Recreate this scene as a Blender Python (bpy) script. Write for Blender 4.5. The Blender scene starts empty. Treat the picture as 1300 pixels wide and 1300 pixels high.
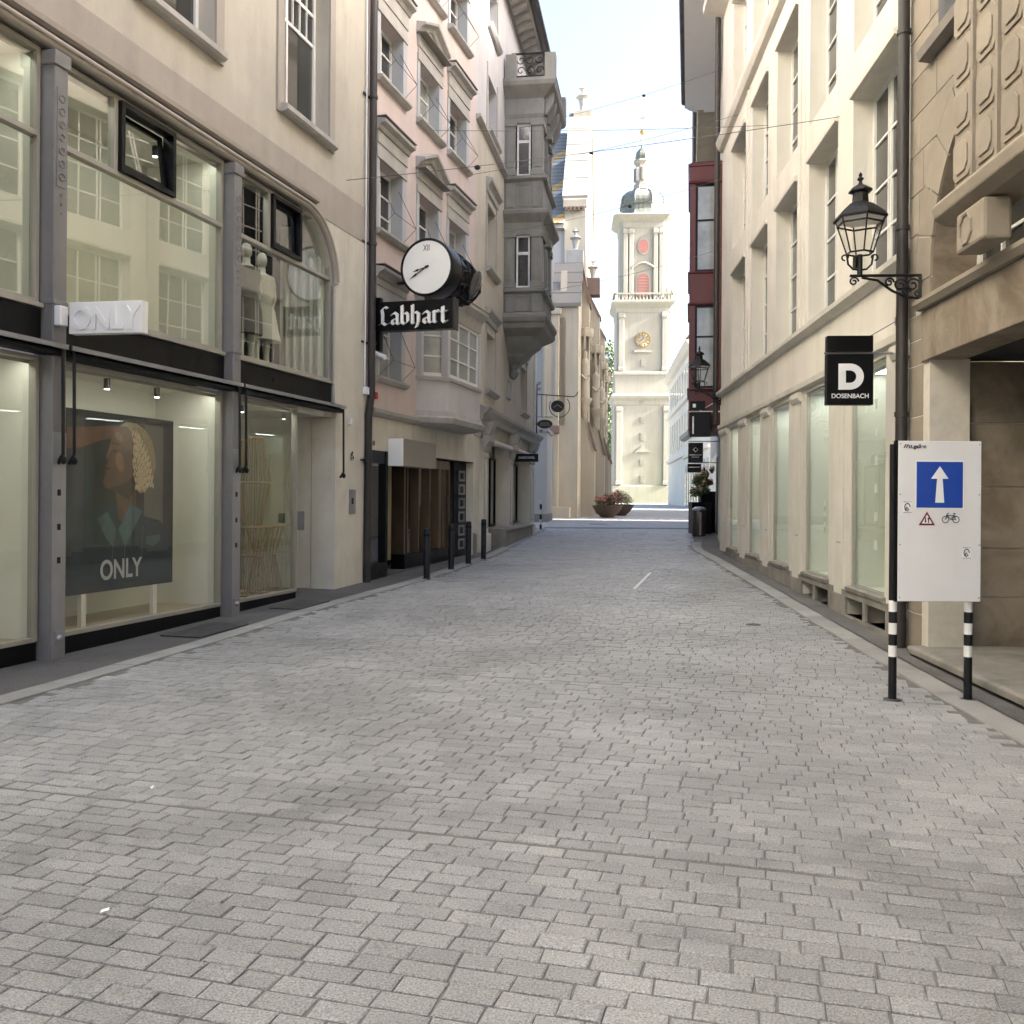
import bpy, bmesh, math, random
from mathutils import Vector, Matrix
random.seed(7)
S = bpy.context.scene
COL = S.collection
R = math.radians

# ------------------------------------------------------------------ camera, sky, sun, exposure
cam = bpy.data.cameras.new('camera'); co = bpy.data.objects.new('camera', cam); COL.objects.link(co)
co.location = (0, 0, 1.6); co.rotation_mode = 'XYZ'
co.matrix_world = Matrix.Translation((0, 0, 1.6)) @ Matrix.Rotation(R(90), 4, 'X') @ Matrix.Rotation(.007, 4, 'Z')
cam.sensor_width = 36; cam.lens = 36*1200/1300; cam.shift_y = -18/1300; cam.clip_start = .05; cam.clip_end = 6000
S.camera = co
SUN_EL, SUN_AZ = R(27), R(97)      # azimuth from +Y (view direction), positive = right of the street
w = bpy.data.worlds.new('World'); S.world = w; w.use_nodes = True
nt = w.node_tree; bg = nt.nodes['Background']
sky = nt.nodes.new('ShaderNodeTexSky'); sky.sky_type = 'NISHITA'; sky.sun_disc = False
sky.sun_elevation = SUN_EL; sky.sun_rotation = SUN_AZ; sky.air_density = .7; sky.dust_density = 12.0; sky.ozone_density = .0; sky.altitude = 600
nt.links.new(sky.outputs[0], bg.inputs[0]); bg.inputs[1].default_value = .072
sl = bpy.data.lights.new('sun', 'SUN'); sl.energy = 4.2; sl.angle = R(6); sl.color = (1, .965, .90)
so = bpy.data.objects.new('sun', sl); COL.objects.link(so)
sd = Vector((math.sin(SUN_AZ)*math.cos(SUN_EL), math.cos(SUN_AZ)*math.cos(SUN_EL), math.sin(SUN_EL)))
so.rotation_mode = 'QUATERNION'; so.rotation_quaternion = (-sd).to_track_quat('-Z', 'Y'); so.location = sd*200
vs = S.view_settings; vs.view_transform = 'Standard'; vs.look = 'None'; vs.gamma = 1; vs.exposure = 3.6; vs.use_white_balance = True; vs.white_balance_temperature = 6300; vs.white_balance_tint = 8; vs.use_curve_mapping = False
S.cycles.use_denoising = True
S.cycles.max_bounces = 8; S.cycles.transparent_max_bounces = 16; S.cycles.sample_clamp_indirect = 6

# ------------------------------------------------------------------ materials
def N(t, typ, **kw):
    n = t.nodes.new('ShaderNode'+typ)
    for k, v in kw.items():
        if k in n.inputs: n.inputs[k].default_value = v
        else: setattr(n, k, v)
    return n
MATS = {}
def mat(name, col, rough=.7, var=.12, scale=3.0, bump=.0, bscale=60, metal=0, spec=.5, island=0.0, streak=0.0, speck=0.0, speckscale=220, col2=None, emit=0, dirt=0.0, dscale=1.4):
    """procedural surface: broad mottling, optional vertical weather streaks, fine speckle, bump"""
    m = bpy.data.materials.new(name); m.use_nodes = True; t = m.node_tree; L = t.links.new
    b = t.nodes['Principled BSDF']; b.inputs['Roughness'].default_value = rough; b.inputs['Metallic'].default_value = metal
    b.inputs['Specular IOR Level'].default_value = spec
    tc = N(t, 'TexCoord'); geo = N(t, 'NewGeometry')
    P = geo.outputs['Position']
    n1 = N(t, 'TexNoise', Scale=scale, Detail=6.0, Roughness=.62); L(P, n1.inputs['Vector'])
    mr = N(t, 'MapRange'); mr.inputs['From Min'].default_value = .3; mr.inputs['From Max'].default_value = .7
    mr.inputs['To Min'].default_value = 1-var; mr.inputs['To Max'].default_value = 1+var
    L(n1.outputs['Fac'], mr.inputs['Value'])
    fac = mr.outputs[0]
    def mul(a, bb):
        q = N(t, 'Math', operation='MULTIPLY'); L(a, q.inputs[0]); L(bb, q.inputs[1]); return q.outputs[0]
    def rng(src, lo, hi, f0=.3, f1=.7):
        q = N(t, 'MapRange'); q.inputs['From Min'].default_value = f0; q.inputs['From Max'].default_value = f1
        q.inputs['To Min'].default_value = lo; q.inputs['To Max'].default_value = hi; L(src, q.inputs['Value']); return q.outputs[0]
    if streak:
        mp = N(t, 'Mapping'); mp.inputs['Scale'].default_value = (2.6, 2.6, .22); L(P, mp.inputs['Vector'])
        n2 = N(t, 'TexNoise', Scale=1.0, Detail=3.0, Roughness=.55); L(mp.outputs[0], n2.inputs['Vector'])
        fac = mul(fac, rng(n2.outputs['Fac'], 1-streak, 1.02, .3, .55))
    if speck:
        n3 = N(t, 'TexNoise', Scale=speckscale, Detail=3.0, Roughness=.7); L(P, n3.inputs['Vector'])
        fac = mul(fac, rng(n3.outputs['Fac'], 1-speck, 1+speck))
    if dirt:
        md = N(t, 'Mapping'); md.inputs['Scale'].default_value = (1, 1, .45); L(P, md.inputs['Vector'])
        n5 = N(t, 'TexNoise', Scale=dscale, Detail=9.0, Roughness=.72, Distortion=.4); L(md.outputs[0], n5.inputs['Vector'])
        fac = mul(fac, rng(n5.outputs['Fac'], 1.0, 1-dirt, .52, .72))
        n6 = N(t, 'TexNoise', Scale=dscale*9, Detail=5.0, Roughness=.6); L(P, n6.inputs['Vector'])
        fac = mul(fac, rng(n6.outputs['Fac'], 1.0, 1-dirt, .66, .74))
    if island:
        oi = N(t, 'ObjectInfo')
        ad = N(t, 'Math', operation='ADD'); L(geo.outputs['Random Per Island'], ad.inputs[0]); L(oi.outputs['Random'], ad.inputs[1])
        fr = N(t, 'Math', operation='FRACT'); L(ad.outputs[0], fr.inputs[0])
        fac = mul(fac, rng(fr.outputs[0], 1-island, 1+island, 0, 1))
    rgb = N(t, 'RGB'); rgb.outputs[0].default_value = (*col, 1)
    base = rgb.outputs[0]
    if col2:
        n4 = N(t, 'TexNoise', Scale=scale*.6, Detail=7.0, Roughness=.65, Distortion=.6); L(P, n4.inputs['Vector'])
        mx = N(t, 'Mix', data_type='RGBA'); L(rng(n4.outputs['Fac'], 0, 1, .42, .64), mx.inputs['Factor'])
        L(base, mx.inputs['A']); mx.inputs['B'].default_value = (*col2, 1); base = mx.outputs['Result']
    vm = N(t, 'VectorMath', operation='SCALE'); L(base, vm.inputs[0]); L(fac, vm.inputs['Scale'])
    L(vm.outputs[0], b.inputs['Base Color'])
    rv = rng(n1.outputs['Fac'], max(.02, rough-.08), min(1, rough+.1)); L(rv, b.inputs['Roughness'])
    if bump:
        nb = N(t, 'TexNoise', Scale=bscale, Detail=4.0, Roughness=.6); L(P, nb.inputs['Vector'])
        bp = N(t, 'Bump', Strength=min(1, bump), Distance=.01); L(nb.outputs['Fac'], bp.inputs['Height']); L(bp.outputs[0], b.inputs['Normal'])
    if emit:
        b.inputs['Emission Color'].default_value = (*col, 1); b.inputs['Emission Strength'].default_value = emit
    MATS[name] = m
    return m
def glassmat(name, tint=(.9, .95, .92), refl=1.0, wob=.0, ior=1.6):
    """clear shop glass: see-through, mirror reflections by Fresnel"""
    m = bpy.data.materials.new(name); m.use_nodes = True; t = m.node_tree; L = t.links.new
    t.nodes.remove(t.nodes['Principled BSDF'])
    tr = N(t, 'BsdfTransparent'); tr.inputs[0].default_value = (*tint, 1)
    gl = N(t, 'BsdfGlossy'); gl.inputs['Roughness'].default_value = .005; gl.inputs[0].default_value = (refl, refl, refl, 1)
    fr = N(t, 'Fresnel'); gb = N(t, 'NewGeometry'); mi = N(t, 'MapRange'); mi.inputs['To Min'].default_value = ior; mi.inputs['To Max'].default_value = 1/ior; L(gb.outputs['Backfacing'], mi.inputs['Value']); L(mi.outputs[0], fr.inputs['IOR'])
    ms = N(t, 'MixShader'); L(fr.outputs[0], ms.inputs[0]); L(tr.outputs[0], ms.inputs[1]); L(gl.outputs[0], ms.inputs[2])
    if wob:
        nz = N(t, 'TexNoise', Scale=1.3, Detail=1.0); g = N(t, 'NewGeometry'); L(g.outputs['Position'], nz.inputs['Vector'])
        bp = N(t, 'Bump', Strength=wob, Distance=.02); L(nz.outputs['Fac'], bp.inputs['Height']); L(bp.outputs[0], gl.inputs['Normal'])
    L(ms.outputs[0], t.nodes['Material Output'].inputs[0]); MATS[name] = m; return m

cream = mat('cream_plaster', (.47, .44, .375), .85, .10, 1.1, .35, 90, streak=.07, dirt=0.16)
bandstone = mat('band_stone', (.36, .325, .285), .85, .07, 2.0, .25, 120, streak=.05, dirt=0.15)
palepier = mat('pale_pier', (.56, .53, .46), .8, .08, 2.2, .2, 80, streak=.10, dirt=0.2)
pinkm = mat('pink_plaster', (.57, .485, .46), .85, .07, 1.0, .3, 90, streak=.05, dirt=0.12)
greyl = mat('lilac_grey_plaster', (.50, .49, .495), .85, .07, 1.0, .3, 90, streak=.06, dirt=0.12)
bcream = mat('beige_plaster', (.50, .46, .385), .85, .08, 1.2, .3, 90, streak=.06, dirt=0.15)
trimg = mat('grey_trim_stone', (.40, .385, .36), .75, .10, 4, .25, 60, streak=.10, dirt=0.2)
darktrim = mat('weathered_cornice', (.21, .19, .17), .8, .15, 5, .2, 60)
orielm = mat('grey_brown_oriel_stone', (.25, .24, .215), .75, .12, 2.5, .25, 60, streak=.16, dirt=0.2)
ccream = mat('store_cream_plaster', (.63, .60, .53), .82, .06, 1.0, .3, 100, streak=.06, dirt=0.12)
cpier = mat('store_pale_stone', (.60, .575, .50), .8, .07, 2.0, .15, 80, streak=.08, dirt=0.14)
plinth = mat('plinth_granite', (.25, .235, .205), .8, .18, 4, .4, 120, speck=.25, streak=.25, dirt=0.3)
sandst = mat('sandstone', (.28, .24, .19), .85, .12, 2.2, .35, 70, col2=(.24, .205, .16), island=.10, speck=.08)
sandorange = mat('veined_sandstone', (.26, .22, .17), .8, .16, 3.0, .3, 60, col2=(.165, .125, .085), island=.06)
mortar = mat('pale_mortar', (.56, .52, .44), .9, .1, 8)
steel = mat('galvanised_steel', (.30, .30, .315), .42, .10, 5, .05, 200, metal=.55, streak=.10)
lilacpost = mat('painted_iron_post', (.185, .18, .178), .5, .08, 6, .1, 90, streak=.14)
alum = mat('bronze_grey_frame', (.33, .315, .27), .45, .06, 5, metal=.2)
blackm = mat('black_lacquer', (.004, .004, .0045), .35, .2, 4, spec=.22)
blackiron = mat('black_iron', (.008, .008, .009), .5, .3, 30, .3, 80, spec=.3)
browniron = mat('brown_downpipe', (.03, .025, .022), .5, .15, 3, streak=.2)
whitefr = mat('white_window_paint', (.72, .71, .67), .5, .05, 6)
greyfr = mat('grey_window_paint', (.42, .43, .44), .55, .05, 6)
pane_m = mat('window_glass', (.028, .03, .03), .03, .3, .8, spec=1.0)
panelight = mat('curtained_glass', (.30, .31, .29), .06, .25, 1.5, spec=.9)
white = mat('white_sign_paint', (.80, .80, .80), .4, .03, 4, .02, 60)
board = mat('white_board', (.72, .715, .71), .42, .035, 2.5, streak=.03)
bluep = mat('blue_sign_paint', (.012, .06, .36), .4, .04, 5)
redp = mat('dark_red_print', (.20, .015, .03), .45, .05, 5)
blackp = mat('black_print', (.018, .018, .018), .5, .1, 5)
redor = mat('oxblood_oriel_paint', (.095, .017, .017), .45, .12, 4, streak=.15)
bollm = mat('dark_bollard_paint', (.010, .011, .015), .42, .25, 7, spec=.35)
postwhite = mat('white_post_band', (.72, .71, .69), .45, .06, 9)
chalkm = mat('pale_paint_mark', (.62, .62, .60), .8, .15, 20)
asph = mat('pavement_asphalt', (.10, .097, .092), .85, .25, 1.3, .8, 110, speck=.5, speckscale=95, dirt=0.3)
asphR = mat('pavement_asphalt_light', (.13, .126, .118), .85, .25, 1.3, .8, 110, speck=.5, speckscale=95, dirt=0.3)
kerbm = mat('kerb_granite', (.29, .288, .275), .75, .12, 2.5, .4, 150, island=.10, speck=.16, speckscale=200, dirt=0.25)
settm = mat('sett_granite', (.32, .325, .325), .38, .26, .45, .9, 190, island=.12, speck=.6, speckscale=120, spec=.55, dirt=.42, dscale=.8)
bedm = mat('joint_sand', (.16, .156, .146), .95, .25, 12, .5, 90)
plate = mat('dark_steel_plate', (.06, .06, .065), .5, .2, 8, .3, 90, metal=.3)
roomw = mat('shop_wall_white', (.66, .655, .58), .9, .03, 2)
roomwarm = mat('shop_wall_warm', (.78, .70, .52), .9, .03, 2)
roomfl = mat('shop_floor_oak', (.34, .28, .19), .6, .1, 3)
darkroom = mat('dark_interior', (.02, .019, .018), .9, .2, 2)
bronze = mat('bronze_cladding', (.13, .088, .055), .35, .15, 2, metal=.6, streak=.2)
wicker = mat('rattan', (.25, .18, .10), .75, .2, 20)
manne = mat('mannequin_white', (.68, .66, .60), .4, .03, 5)
fabricb = mat('grey_knit', (.16, .15, .14), .95, .3, 60, .3, 200)
fabricw = mat('ivory_skirt', (.55, .53, .47), .95, .1, 30, .3, 200)
church_m = mat('church_sandstone', (.46, .41, .32), .85, .10, .5, .2, 20, streak=.14)
churchw = mat('church_white_render', (.44, .43, .41), .85, .05, .6, streak=.04)
coping = mat('church_coping_slate', (.20, .185, .16), .7, .08, 1.0)
churchdk = mat('church_dark_ledge', (.20, .14, .115), .8, .15, 2)
tower_m = mat('tower_limestone', (.265, .25, .21), .85, .07, .25, streak=.10)
domem = mat('dome_copper', (.13, .14, .12), .5, .3, .4, streak=.45)
goldm = mat('gilding', (.40, .25, .05), .35, .1, 3, metal=.8)
redwin = mat('red_louvre', (.25, .10, .085), .8, .06, 2)
rooftile = mat('clay_roof_tiles', (.13, .085, .065), .85, .25, 1.2, .5, 8)
palacem = mat('palace_cream', (.56, .51, .42), .85, .06, .3, streak=.06)
terrac = mat('planter_brown', (.09, .06, .045), .55, .12, 5)
leafm = mat('leaf_green', (.075, .10, .03), .6, .3, 6, island=.4)
leafd = mat('forest_green', (.06, .085, .035), .7, .3, .6, island=.4)
petal = mat('pink_petals', (.55, .16, .20), .7, .2, 6, island=.3)
petalw = mat('pale_petals', (.60, .50, .30), .7, .2, 6, island=.3)
bark = mat('bark', (.10, .075, .05), .9, .3, 5)
plaza = mat('plaza_paving', (.36, .355, .345), .7, .10, .8, .3, 12, speck=.10, speckscale=9)
earth = mat('far_ground', (.24, .235, .20), .9, .15, .05)
grassm = mat('lawn', (.10, .13, .04), .9, .2, .6)
hillm = mat('wooded_hill', (.07, .085, .045), .9, .35, .05)
steelsign = mat('brushed_steel_sign', (.34, .315, .285), .5, .1, 1.5, metal=.75)
lit = mat('lit_sign_face', (.85, .85, .83), .4, .02, 3)
lampglass = glassmat('lamp_glass', (.96, .95, .93), 1, 0, 1.3)
clearglass = glassmat('clear_shop_glass', (.93, .95, .90), .97, .02, 1.62)
storeglass = glassmat('store_glass', (.90, .95, .90), .95, .02, 1.4)
shopglass = glassmat('shop_glass', (.89, .93, .86), .97, .02, 2.6)
def tilemat():
    m = bpy.data.materials.new('glazed_pattern_tiles'); m.use_nodes = True; t = m.node_tree; L = t.links.new
    b = t.nodes['Principled BSDF']; b.inputs['Roughness'].default_value = .75
    g = N(t, 'NewGeometry'); sp = N(t, 'SeparateXYZ'); L(g.outputs['Position'], sp.inputs[0])
    def mth(op, a, bb):
        q = N(t, 'Math', operation=op)
        for i, x in enumerate((a, bb)):
            if isinstance(x, (int, float)): q.inputs[i].default_value = x
            else: L(x, q.inputs[i])
        return q.outputs[0]
    z = mth('MULTIPLY', sp.outputs['Z'], 1.0)
    tri = mth('PINGPONG', sp.outputs['X'], 1.6)
    d = mth('ADD', z, mth('MULTIPLY', tri, .75))
    st = mth('FRACT', mth('DIVIDE', d, 2.6), 0)
    yel = mth('LESS_THAN', st, .22); wh = mth('GREATER_THAN', st, .86)
    row = mth('LESS_THAN', mth('FRACT', mth('MULTIPLY', z, 3.2), 0), .35)
    mx = N(t, 'Mix', data_type='RGBA'); mx.inputs['A'].default_value = (.16, .165, .16, 1); mx.inputs['B'].default_value = (.48, .31, .11, 1); L(yel, mx.inputs['Factor'])
    m2 = N(t, 'Mix', data_type='RGBA'); L(mx.outputs['Result'], m2.inputs['A']); m2.inputs['B'].default_value = (.42, .42, .40, 1); L(wh, m2.inputs['Factor'])
    m3 = N(t, 'Mix', data_type='RGBA'); L(m2.outputs['Result'], m3.inputs['A']); m3.inputs['B'].default_value = (.07, .08, .08, 1); L(mth('MULTIPLY', row, .6), m3.inputs['Factor'])
    L(m3.outputs['Result'], b.inputs['Base Color']); return m
patterntile = tilemat()
def plazamat():
    m = plaza; t = m.node_tree; L = t.links.new
    b = t.nodes['Principled BSDF']; src = b.inputs['Base Color'].links[0].from_socket
    g = N(t, 'NewGeometry'); mp = N(t, 'Mapping'); mp.inputs['Rotation'].default_value = (0, 0, .268); L(g.outputs['Position'], mp.inputs['Vector'])
    br = N(t, 'TexBrick', Scale=1.0); br.inputs['Brick Width'].default_value = .2; br.inputs['Row Height'].default_value = .125; br.inputs['Mortar Size'].default_value = .012
    br.inputs['Color1'].default_value = (1.15, 1.15, 1.15, 1); br.inputs['Color2'].default_value = (.85, .85, .85, 1); br.inputs['Mortar'].default_value = (.5, .48, .45, 1)
    L(mp.outputs[0], br.inputs['Vector'])
    mx = N(t, 'Mix', data_type='RGBA', blend_type='MULTIPLY'); mx.inputs['Factor'].default_value = 1; L(src, mx.inputs['A']); L(br.outputs['Color'], mx.inputs['B'])
    L(mx.outputs['Result'], b.inputs['Base Color'])
plazamat()

# ------------------------------------------------------------------ helpers
class Fr:
    """a facade line: s runs along it away from the camera, o out into the street, z up"""
    def __init__(self, x, y, k, sg):
        self.a = math.atan(k); self.o = Vector((x, y, 0)); self.sg = sg
    def W(self, s, o, z):
        c, n = math.cos(self.a), math.sin(self.a)
        lx, ly = self.sg*o, s
        return Vector((self.o.x+c*lx+n*ly, self.o.y-n*lx+c*ly, z))
class MB:
    def __init__(self, sg=1): self.v = []; self.f = []; self.sg = sg
    def p(self, s, o, z): return (self.sg*o, s, z)
    def add(self, vs, fs):
        n = len(self.v); self.v += [tuple(v) for v in vs]; self.f += [tuple(i+n for i in f) for f in fs]
    def box(self, s0, s1, o0, o1, z0, z1):
        P = self.p
        self.add([P(s0, o0, z0), P(s1, o0, z0), P(s1, o1, z0), P(s0, o1, z0), P(s0, o0, z1), P(s1, o0, z1), P(s1, o1, z1), P(s0, o1, z1)],
                 [(0, 1, 2, 3), (4, 5, 6, 7), (0, 1, 5, 4), (1, 2, 6, 5), (2, 3, 7, 6), (3, 0, 4, 7)]); return self
    def prism(self, poly, o0, o1):                     # outline in s,z pushed along o
        n = len(poly); P = self.p
        self.add([P(s, o0, z) for s, z in poly]+[P(s, o1, z) for s, z in poly],
                 [tuple(range(n)), tuple(range(n, 2*n))]+[(i, (i+1) % n, (i+1) % n+n, i+n) for i in range(n)]); return self
    def plan(self, poly, z0, z1):                      # outline in s,o pushed along z
        n = len(poly); P = self.p
        self.add([P(s, o, z0) for s, o in poly]+[P(s, o, z1) for s, o in poly],
                 [tuple(range(n)), tuple(range(n, 2*n))]+[(i, (i+1) % n, (i+1) % n+n, i+n) for i in range(n)]); return self
    def mould(self, prof, s0, s1):                     # moulding profile in o,z pushed along s
        n = len(prof); P = self.p
        self.add([P(s0, o, z) for o, z in prof]+[P(s1, o, z) for o, z in prof],
                 [tuple(range(n)), tuple(range(n, 2*n))]+[(i, (i+1) % n, (i+1) % n+n, i+n) for i in range(n)]); return self
    def loft(self, polys):                             # list of (poly[(s,o)], z)
        n = len(polys[0][0]); P = self.p; vs = []; fs = [tuple(range(n))]
        for pl, z in polys: vs += [P(s, o, z) for s, o in pl]
        for k in range(len(polys)-1): fs += [(k*n+i, k*n+(i+1) % n, (k+1)*n+(i+1) % n, (k+1)*n+i) for i in range(n)]
        fs.append(tuple(range((len(polys)-1)*n, len(polys)*n))); self.add(vs, fs); return self
    def tube(self, pts, r, n=6, closed=False):
        pts = [Vector(self.p(*q)) for q in pts]; vs = []; fs = []; m = len(pts)
        rr = r if isinstance(r, (list, tuple)) else [r]*m
        up = Vector((0, 0, 1))
        prev = None
        for i, q in enumerate(pts):
            d = (pts[(i+1) % m]-pts[i-1]) if closed else (pts[min(i+1, m-1)]-pts[max(i-1, 0)])
            d.normalize()
            if prev is None:
                a = d.cross(up if abs(d.z) < .9 else Vector((1, 0, 0))).normalized()
            else:
                a = (prev-d*prev.dot(d)); a = a.normalized() if a.length > 1e-6 else d.orthogonal().normalized()
            prev = a; b = d.cross(a)
            vs += [q+(a*math.cos(2*math.pi*j/n)+b*math.sin(2*math.pi*j/n))*rr[i] for j in range(n)]
        for i in range(m if closed else m-1):
            k = (i+1) % m
            fs += [(i*n+j, i*n+(j+1) % n, k*n+(j+1) % n, k*n+j) for j in range(n)]
        if not closed: fs += [tuple(range(n)), tuple(range((m-1)*n, m*n))]
        self.add(vs, fs); return self
    def lathe(self, prof, n=16, c=(0, 0), sq=1.0, rot=0, ax='z'):
        vs = []; fs = []
        for r, z in prof:
            for j in range(n):
                t = 2*math.pi*j/n+rot; a, b = r*math.cos(t), r*math.sin(t)*sq
                if ax == 'z': vs.append(self.p(c[0]+a, c[1]+b, z))
                else: vs.append(self.p(z, c[0]+a, c[1]+b))       # axis along s
        for k in range(len(prof)-1): fs += [(k*n+j, k*n+(j+1) % n, (k+1)*n+(j+1) % n, (k+1)*n+j) for j in range(n)]
        fs += [tuple(range(n)), tuple(range((len(prof)-1)*n, len(prof)*n))]
        self.add(vs, fs); return self
    def ell(self, c, r, n=10, m=7):
        pr = [(math.sin(math.pi*i/m), -math.cos(math.pi*i/m)) for i in range(m+1)]
        vs = []; fs = []
        for a, z in pr:
            for j in range(n):
                t = 2*math.pi*j/n; vs.append(self.p(c[0]+r[0]*a*math.cos(t), c[1]+r[1]*a*math.sin(t), c[2]+r[2]*z))
        for k in range(m): fs += [(k*n+j, k*n+(j+1) % n, (k+1)*n+(j+1) % n, (k+1)*n+j) for j in range(n)]
        self.add(vs, fs); return self
    def wall(self, s0, s1, z0, z1, holes, o=0, th=.35):
        ss = sorted({s0, s1, *[x for h in holes for x in h[:2] if s0 < x < s1]}); zz = sorted({z0, z1, *[x for h in holes for x in h[2:] if z0 < x < z1]})
        sol = {}
        for i in range(len(ss)-1):
            for j in range(len(zz)-1):
                cs, cz = (ss[i]+ss[i+1])/2, (zz[j]+zz[j+1])/2
                sol[i, j] = not any(h[0] < cs < h[1] and h[2] < cz < h[3] for h in holes)
        P = self.p
        for (i, j), k in sol.items():
            if not k: continue
            a, b, c, d = ss[i], ss[i+1], zz[j], zz[j+1]
            self.add([P(a, o, c), P(b, o, c), P(b, o, d), P(a, o, d)], [(0, 1, 2, 3)])
            self.add([P(a, o-th, c), P(b, o-th, c), P(b, o-th, d), P(a, o-th, d)], [(0, 1, 2, 3)])
            for di, dj, q in ((-1, 0, (a, c, a, d)), (1, 0, (b, c, b, d)), (0, -1, (a, c, b, c)), (0, 1, (a, d, b, d))):
                if not sol.get((i+di, j+dj), False):
                    self.add([P(q[0], o, q[1]), P(q[2], o, q[3]), P(q[2], o-th, q[3]), P(q[0], o-th, q[1])], [(0, 1, 2, 3)])
        return self
    def mesh(self, name, m, smooth=0):
        me = bpy.data.meshes.new(name); me.from_pydata(self.v, [], self.f)
        bm = bmesh.new(); bm.from_mesh(me)
        if smooth or len(self.f) > 1: bmesh.ops.remove_doubles(bm, verts=bm.verts, dist=1e-5)
        bmesh.ops.recalc_face_normals(bm, faces=bm.faces); bm.to_mesh(me); bm.free()
        me.materials.append(m)
        if smooth:
            me.shade_smooth(); me.set_sharp_from_angle(angle=R(smooth))
        return me
    def build(self, name, m, parent=None, smooth=0, bevel=0):
        o = bpy.data.objects.new(name, self.mesh(name, m, smooth)); COL.objects.link(o)
        if parent: o.parent = parent
        if bevel:
            b = o.modifiers.new('bevel', 'BEVEL'); b.width = bevel; b.segments = 2; b.limit_method = 'ANGLE'; b.angle_limit = R(40)
        return o
def tag(o, label=None, cat=None, group=None, kind=None):
    if label: o['label'] = label
    if cat: o['category'] = cat
    if group: o['group'] = group
    if kind: o['kind'] = kind
    return o
def thing(name, loc, rz, label, cat, group=None):
    e = bpy.data.objects.new(name, None); COL.objects.link(e); e.location = loc; e.rotation_euler = (0, 0, rz); e.empty_display_size = .2
    return tag(e, label, cat, group)
def house(name, F, label, cat='building'): return thing(name, F.o, -F.a, label, cat)
def copy_tree(o, parent=None):
    c = o.copy(); COL.objects.link(c)
    if parent: c.parent = parent
    for ch in list(o.children): copy_tree(ch, c)
    return c
def put(name, me, parent, loc=(0, 0, 0), rot=(0, 0, 0), scale=(1, 1, 1)):
    o = bpy.data.objects.new(name, me); COL.objects.link(o); o.parent = parent; o.location = loc; o.rotation_euler = rot; o.scale = scale; return o
def text(name, body, size, m, parent, loc, rot=(R(90), 0, 0), ext=.002, align='LEFT', sx=1.0, bold=0.0, space=1.0):
    cu = bpy.data.curves.new(name, 'FONT'); cu.body = body; cu.size = size; cu.extrude = ext; cu.align_x = align; cu.offset = bold; cu.space_character = space
    t = bpy.data.objects.new(name, cu); COL.objects.link(t)
    me = bpy.data.meshes.new_from_object(t.evaluated_get(bpy.context.evaluated_depsgraph_get())); bpy.data.objects.remove(t)
    me.materials.clear(); me.materials.append(m)
    return put(name, me, parent, loc, rot, (sx, 1, 1))
def arc(cx, cz, r, a0, a1, n): return [(cx+r*math.cos(R(a0+(a1-a0)*i/n)), cz+r*math.sin(R(a0+(a1-a0)*i/n))) for i in range(n+1)]

def win(parent, sg, s0, s1, z0, z1, dep=.2, cols=2, rows=3, fm=whitefr, fw=.06, mw=.03, pm=None, mull=None, sill=None, name='window', thin=.05):
    """casement window set back in its opening: frame, glazing bars, one pane per light"""
    f = MB(sg); o0, o1 = -dep-thin, -dep
    f.box(s0, s0+fw, o0, o1, z0, z1); f.box(s1-fw, s1, o0, o1, z0, z1); f.box(s0+fw, s1-fw, o0, o1, z0, z0+fw); f.box(s0+fw, s1-fw, o0, o1, z1-fw, z1)
    a, b, c, d = s0+fw, s1-fw, z0+fw, z1-fw
    ws = [(b-a)*i/cols for i in range(cols+1)] if isinstance(cols, int) else [0]+[(b-a)*x for x in cols]+[b-a]
    hs = [(d-c)*i/rows for i in range(rows+1)] if isinstance(rows, int) else [0]+[(d-c)*x for x in rows]+[d-c]
    for i, x in enumerate(ws[1:-1]):
        h = mw if not (mull is not None and (i+1) == mull) else mw*2.4
        f.box(a+x-h/2, a+x+h/2, o0+.004, o1-.003 if h == mw else o1+.012, c, d)
    for y in hs[1:-1]: f.box(a, b, o0+.006, o1-.006, c+y-mw/2, c+y+mw/2)
    w_ = f.build(name, fm, parent)
    for i in range(len(ws)-1):
        for j in range(len(hs)-1):
            t = random.uniform(-.004, .004)
            q = MB(sg); oo = (o0+o1)/2-.006
            x0, x1, y0, y1 = a+ws[i], a+ws[i+1], c+hs[j], c+hs[j+1]
            q.add([q.p(x0, oo+t, y0), q.p(x1, oo-t, y0), q.p(x1, oo-t, y1), q.p(x0, oo+t, y1), q.p(x0, oo+t-.006, y0), q.p(x1, oo-t-.006, y0), q.p(x1, oo-t-.006, y1), q.p(x0, oo+t-.006, y1)],
                  [(0, 1, 2, 3), (4, 5, 6, 7), (0, 1, 5, 4), (1, 2, 6, 5), (2, 3, 7, 6), (3, 0, 4, 7)])
            q.build('pane', pm or pane_m, w_)
    if sill:
        MB(sg).mould([(-dep, z0-.002), (sill, z0-.03), (sill, z0-.10), (sill-.04, z0-.13), (.001, z0-.13), (.001, z0-.03), (-dep, z0-.03)], s0-.1, s1+.1).build('sill', trimg, w_)
    return w_
def gz(y):
    """the street climbs about two per cent, then levels out on the square"""
    pts = [(-60, 0), (8, 0), (10, .015), (33, .48), (52, .65), (172, .85), (6000, .85)]
    for (a, b), (c, d) in zip(pts, pts[1:]):
        if y <= c: return b+(d-b)*max(0, (y-a))/(c-a)
    return .85
def lerp(tab, y):
    for (a, b), (c, d) in zip(tab, tab[1:]):
        if y <= c: return b+(d-b)*(y-a)/(c-a)
    return tab[-1][1]
FA = Fr(-4.4575, 9.1, .275, 1)
FB = Fr(-.9, 22.04, .15, 1)
FC = Fr(4.266, 10.2, .0708, -1)
FD = Fr(5.374, 24.0, .188, -1)
FE = Fr(3.32, 48.0, .12, 1)

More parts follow.
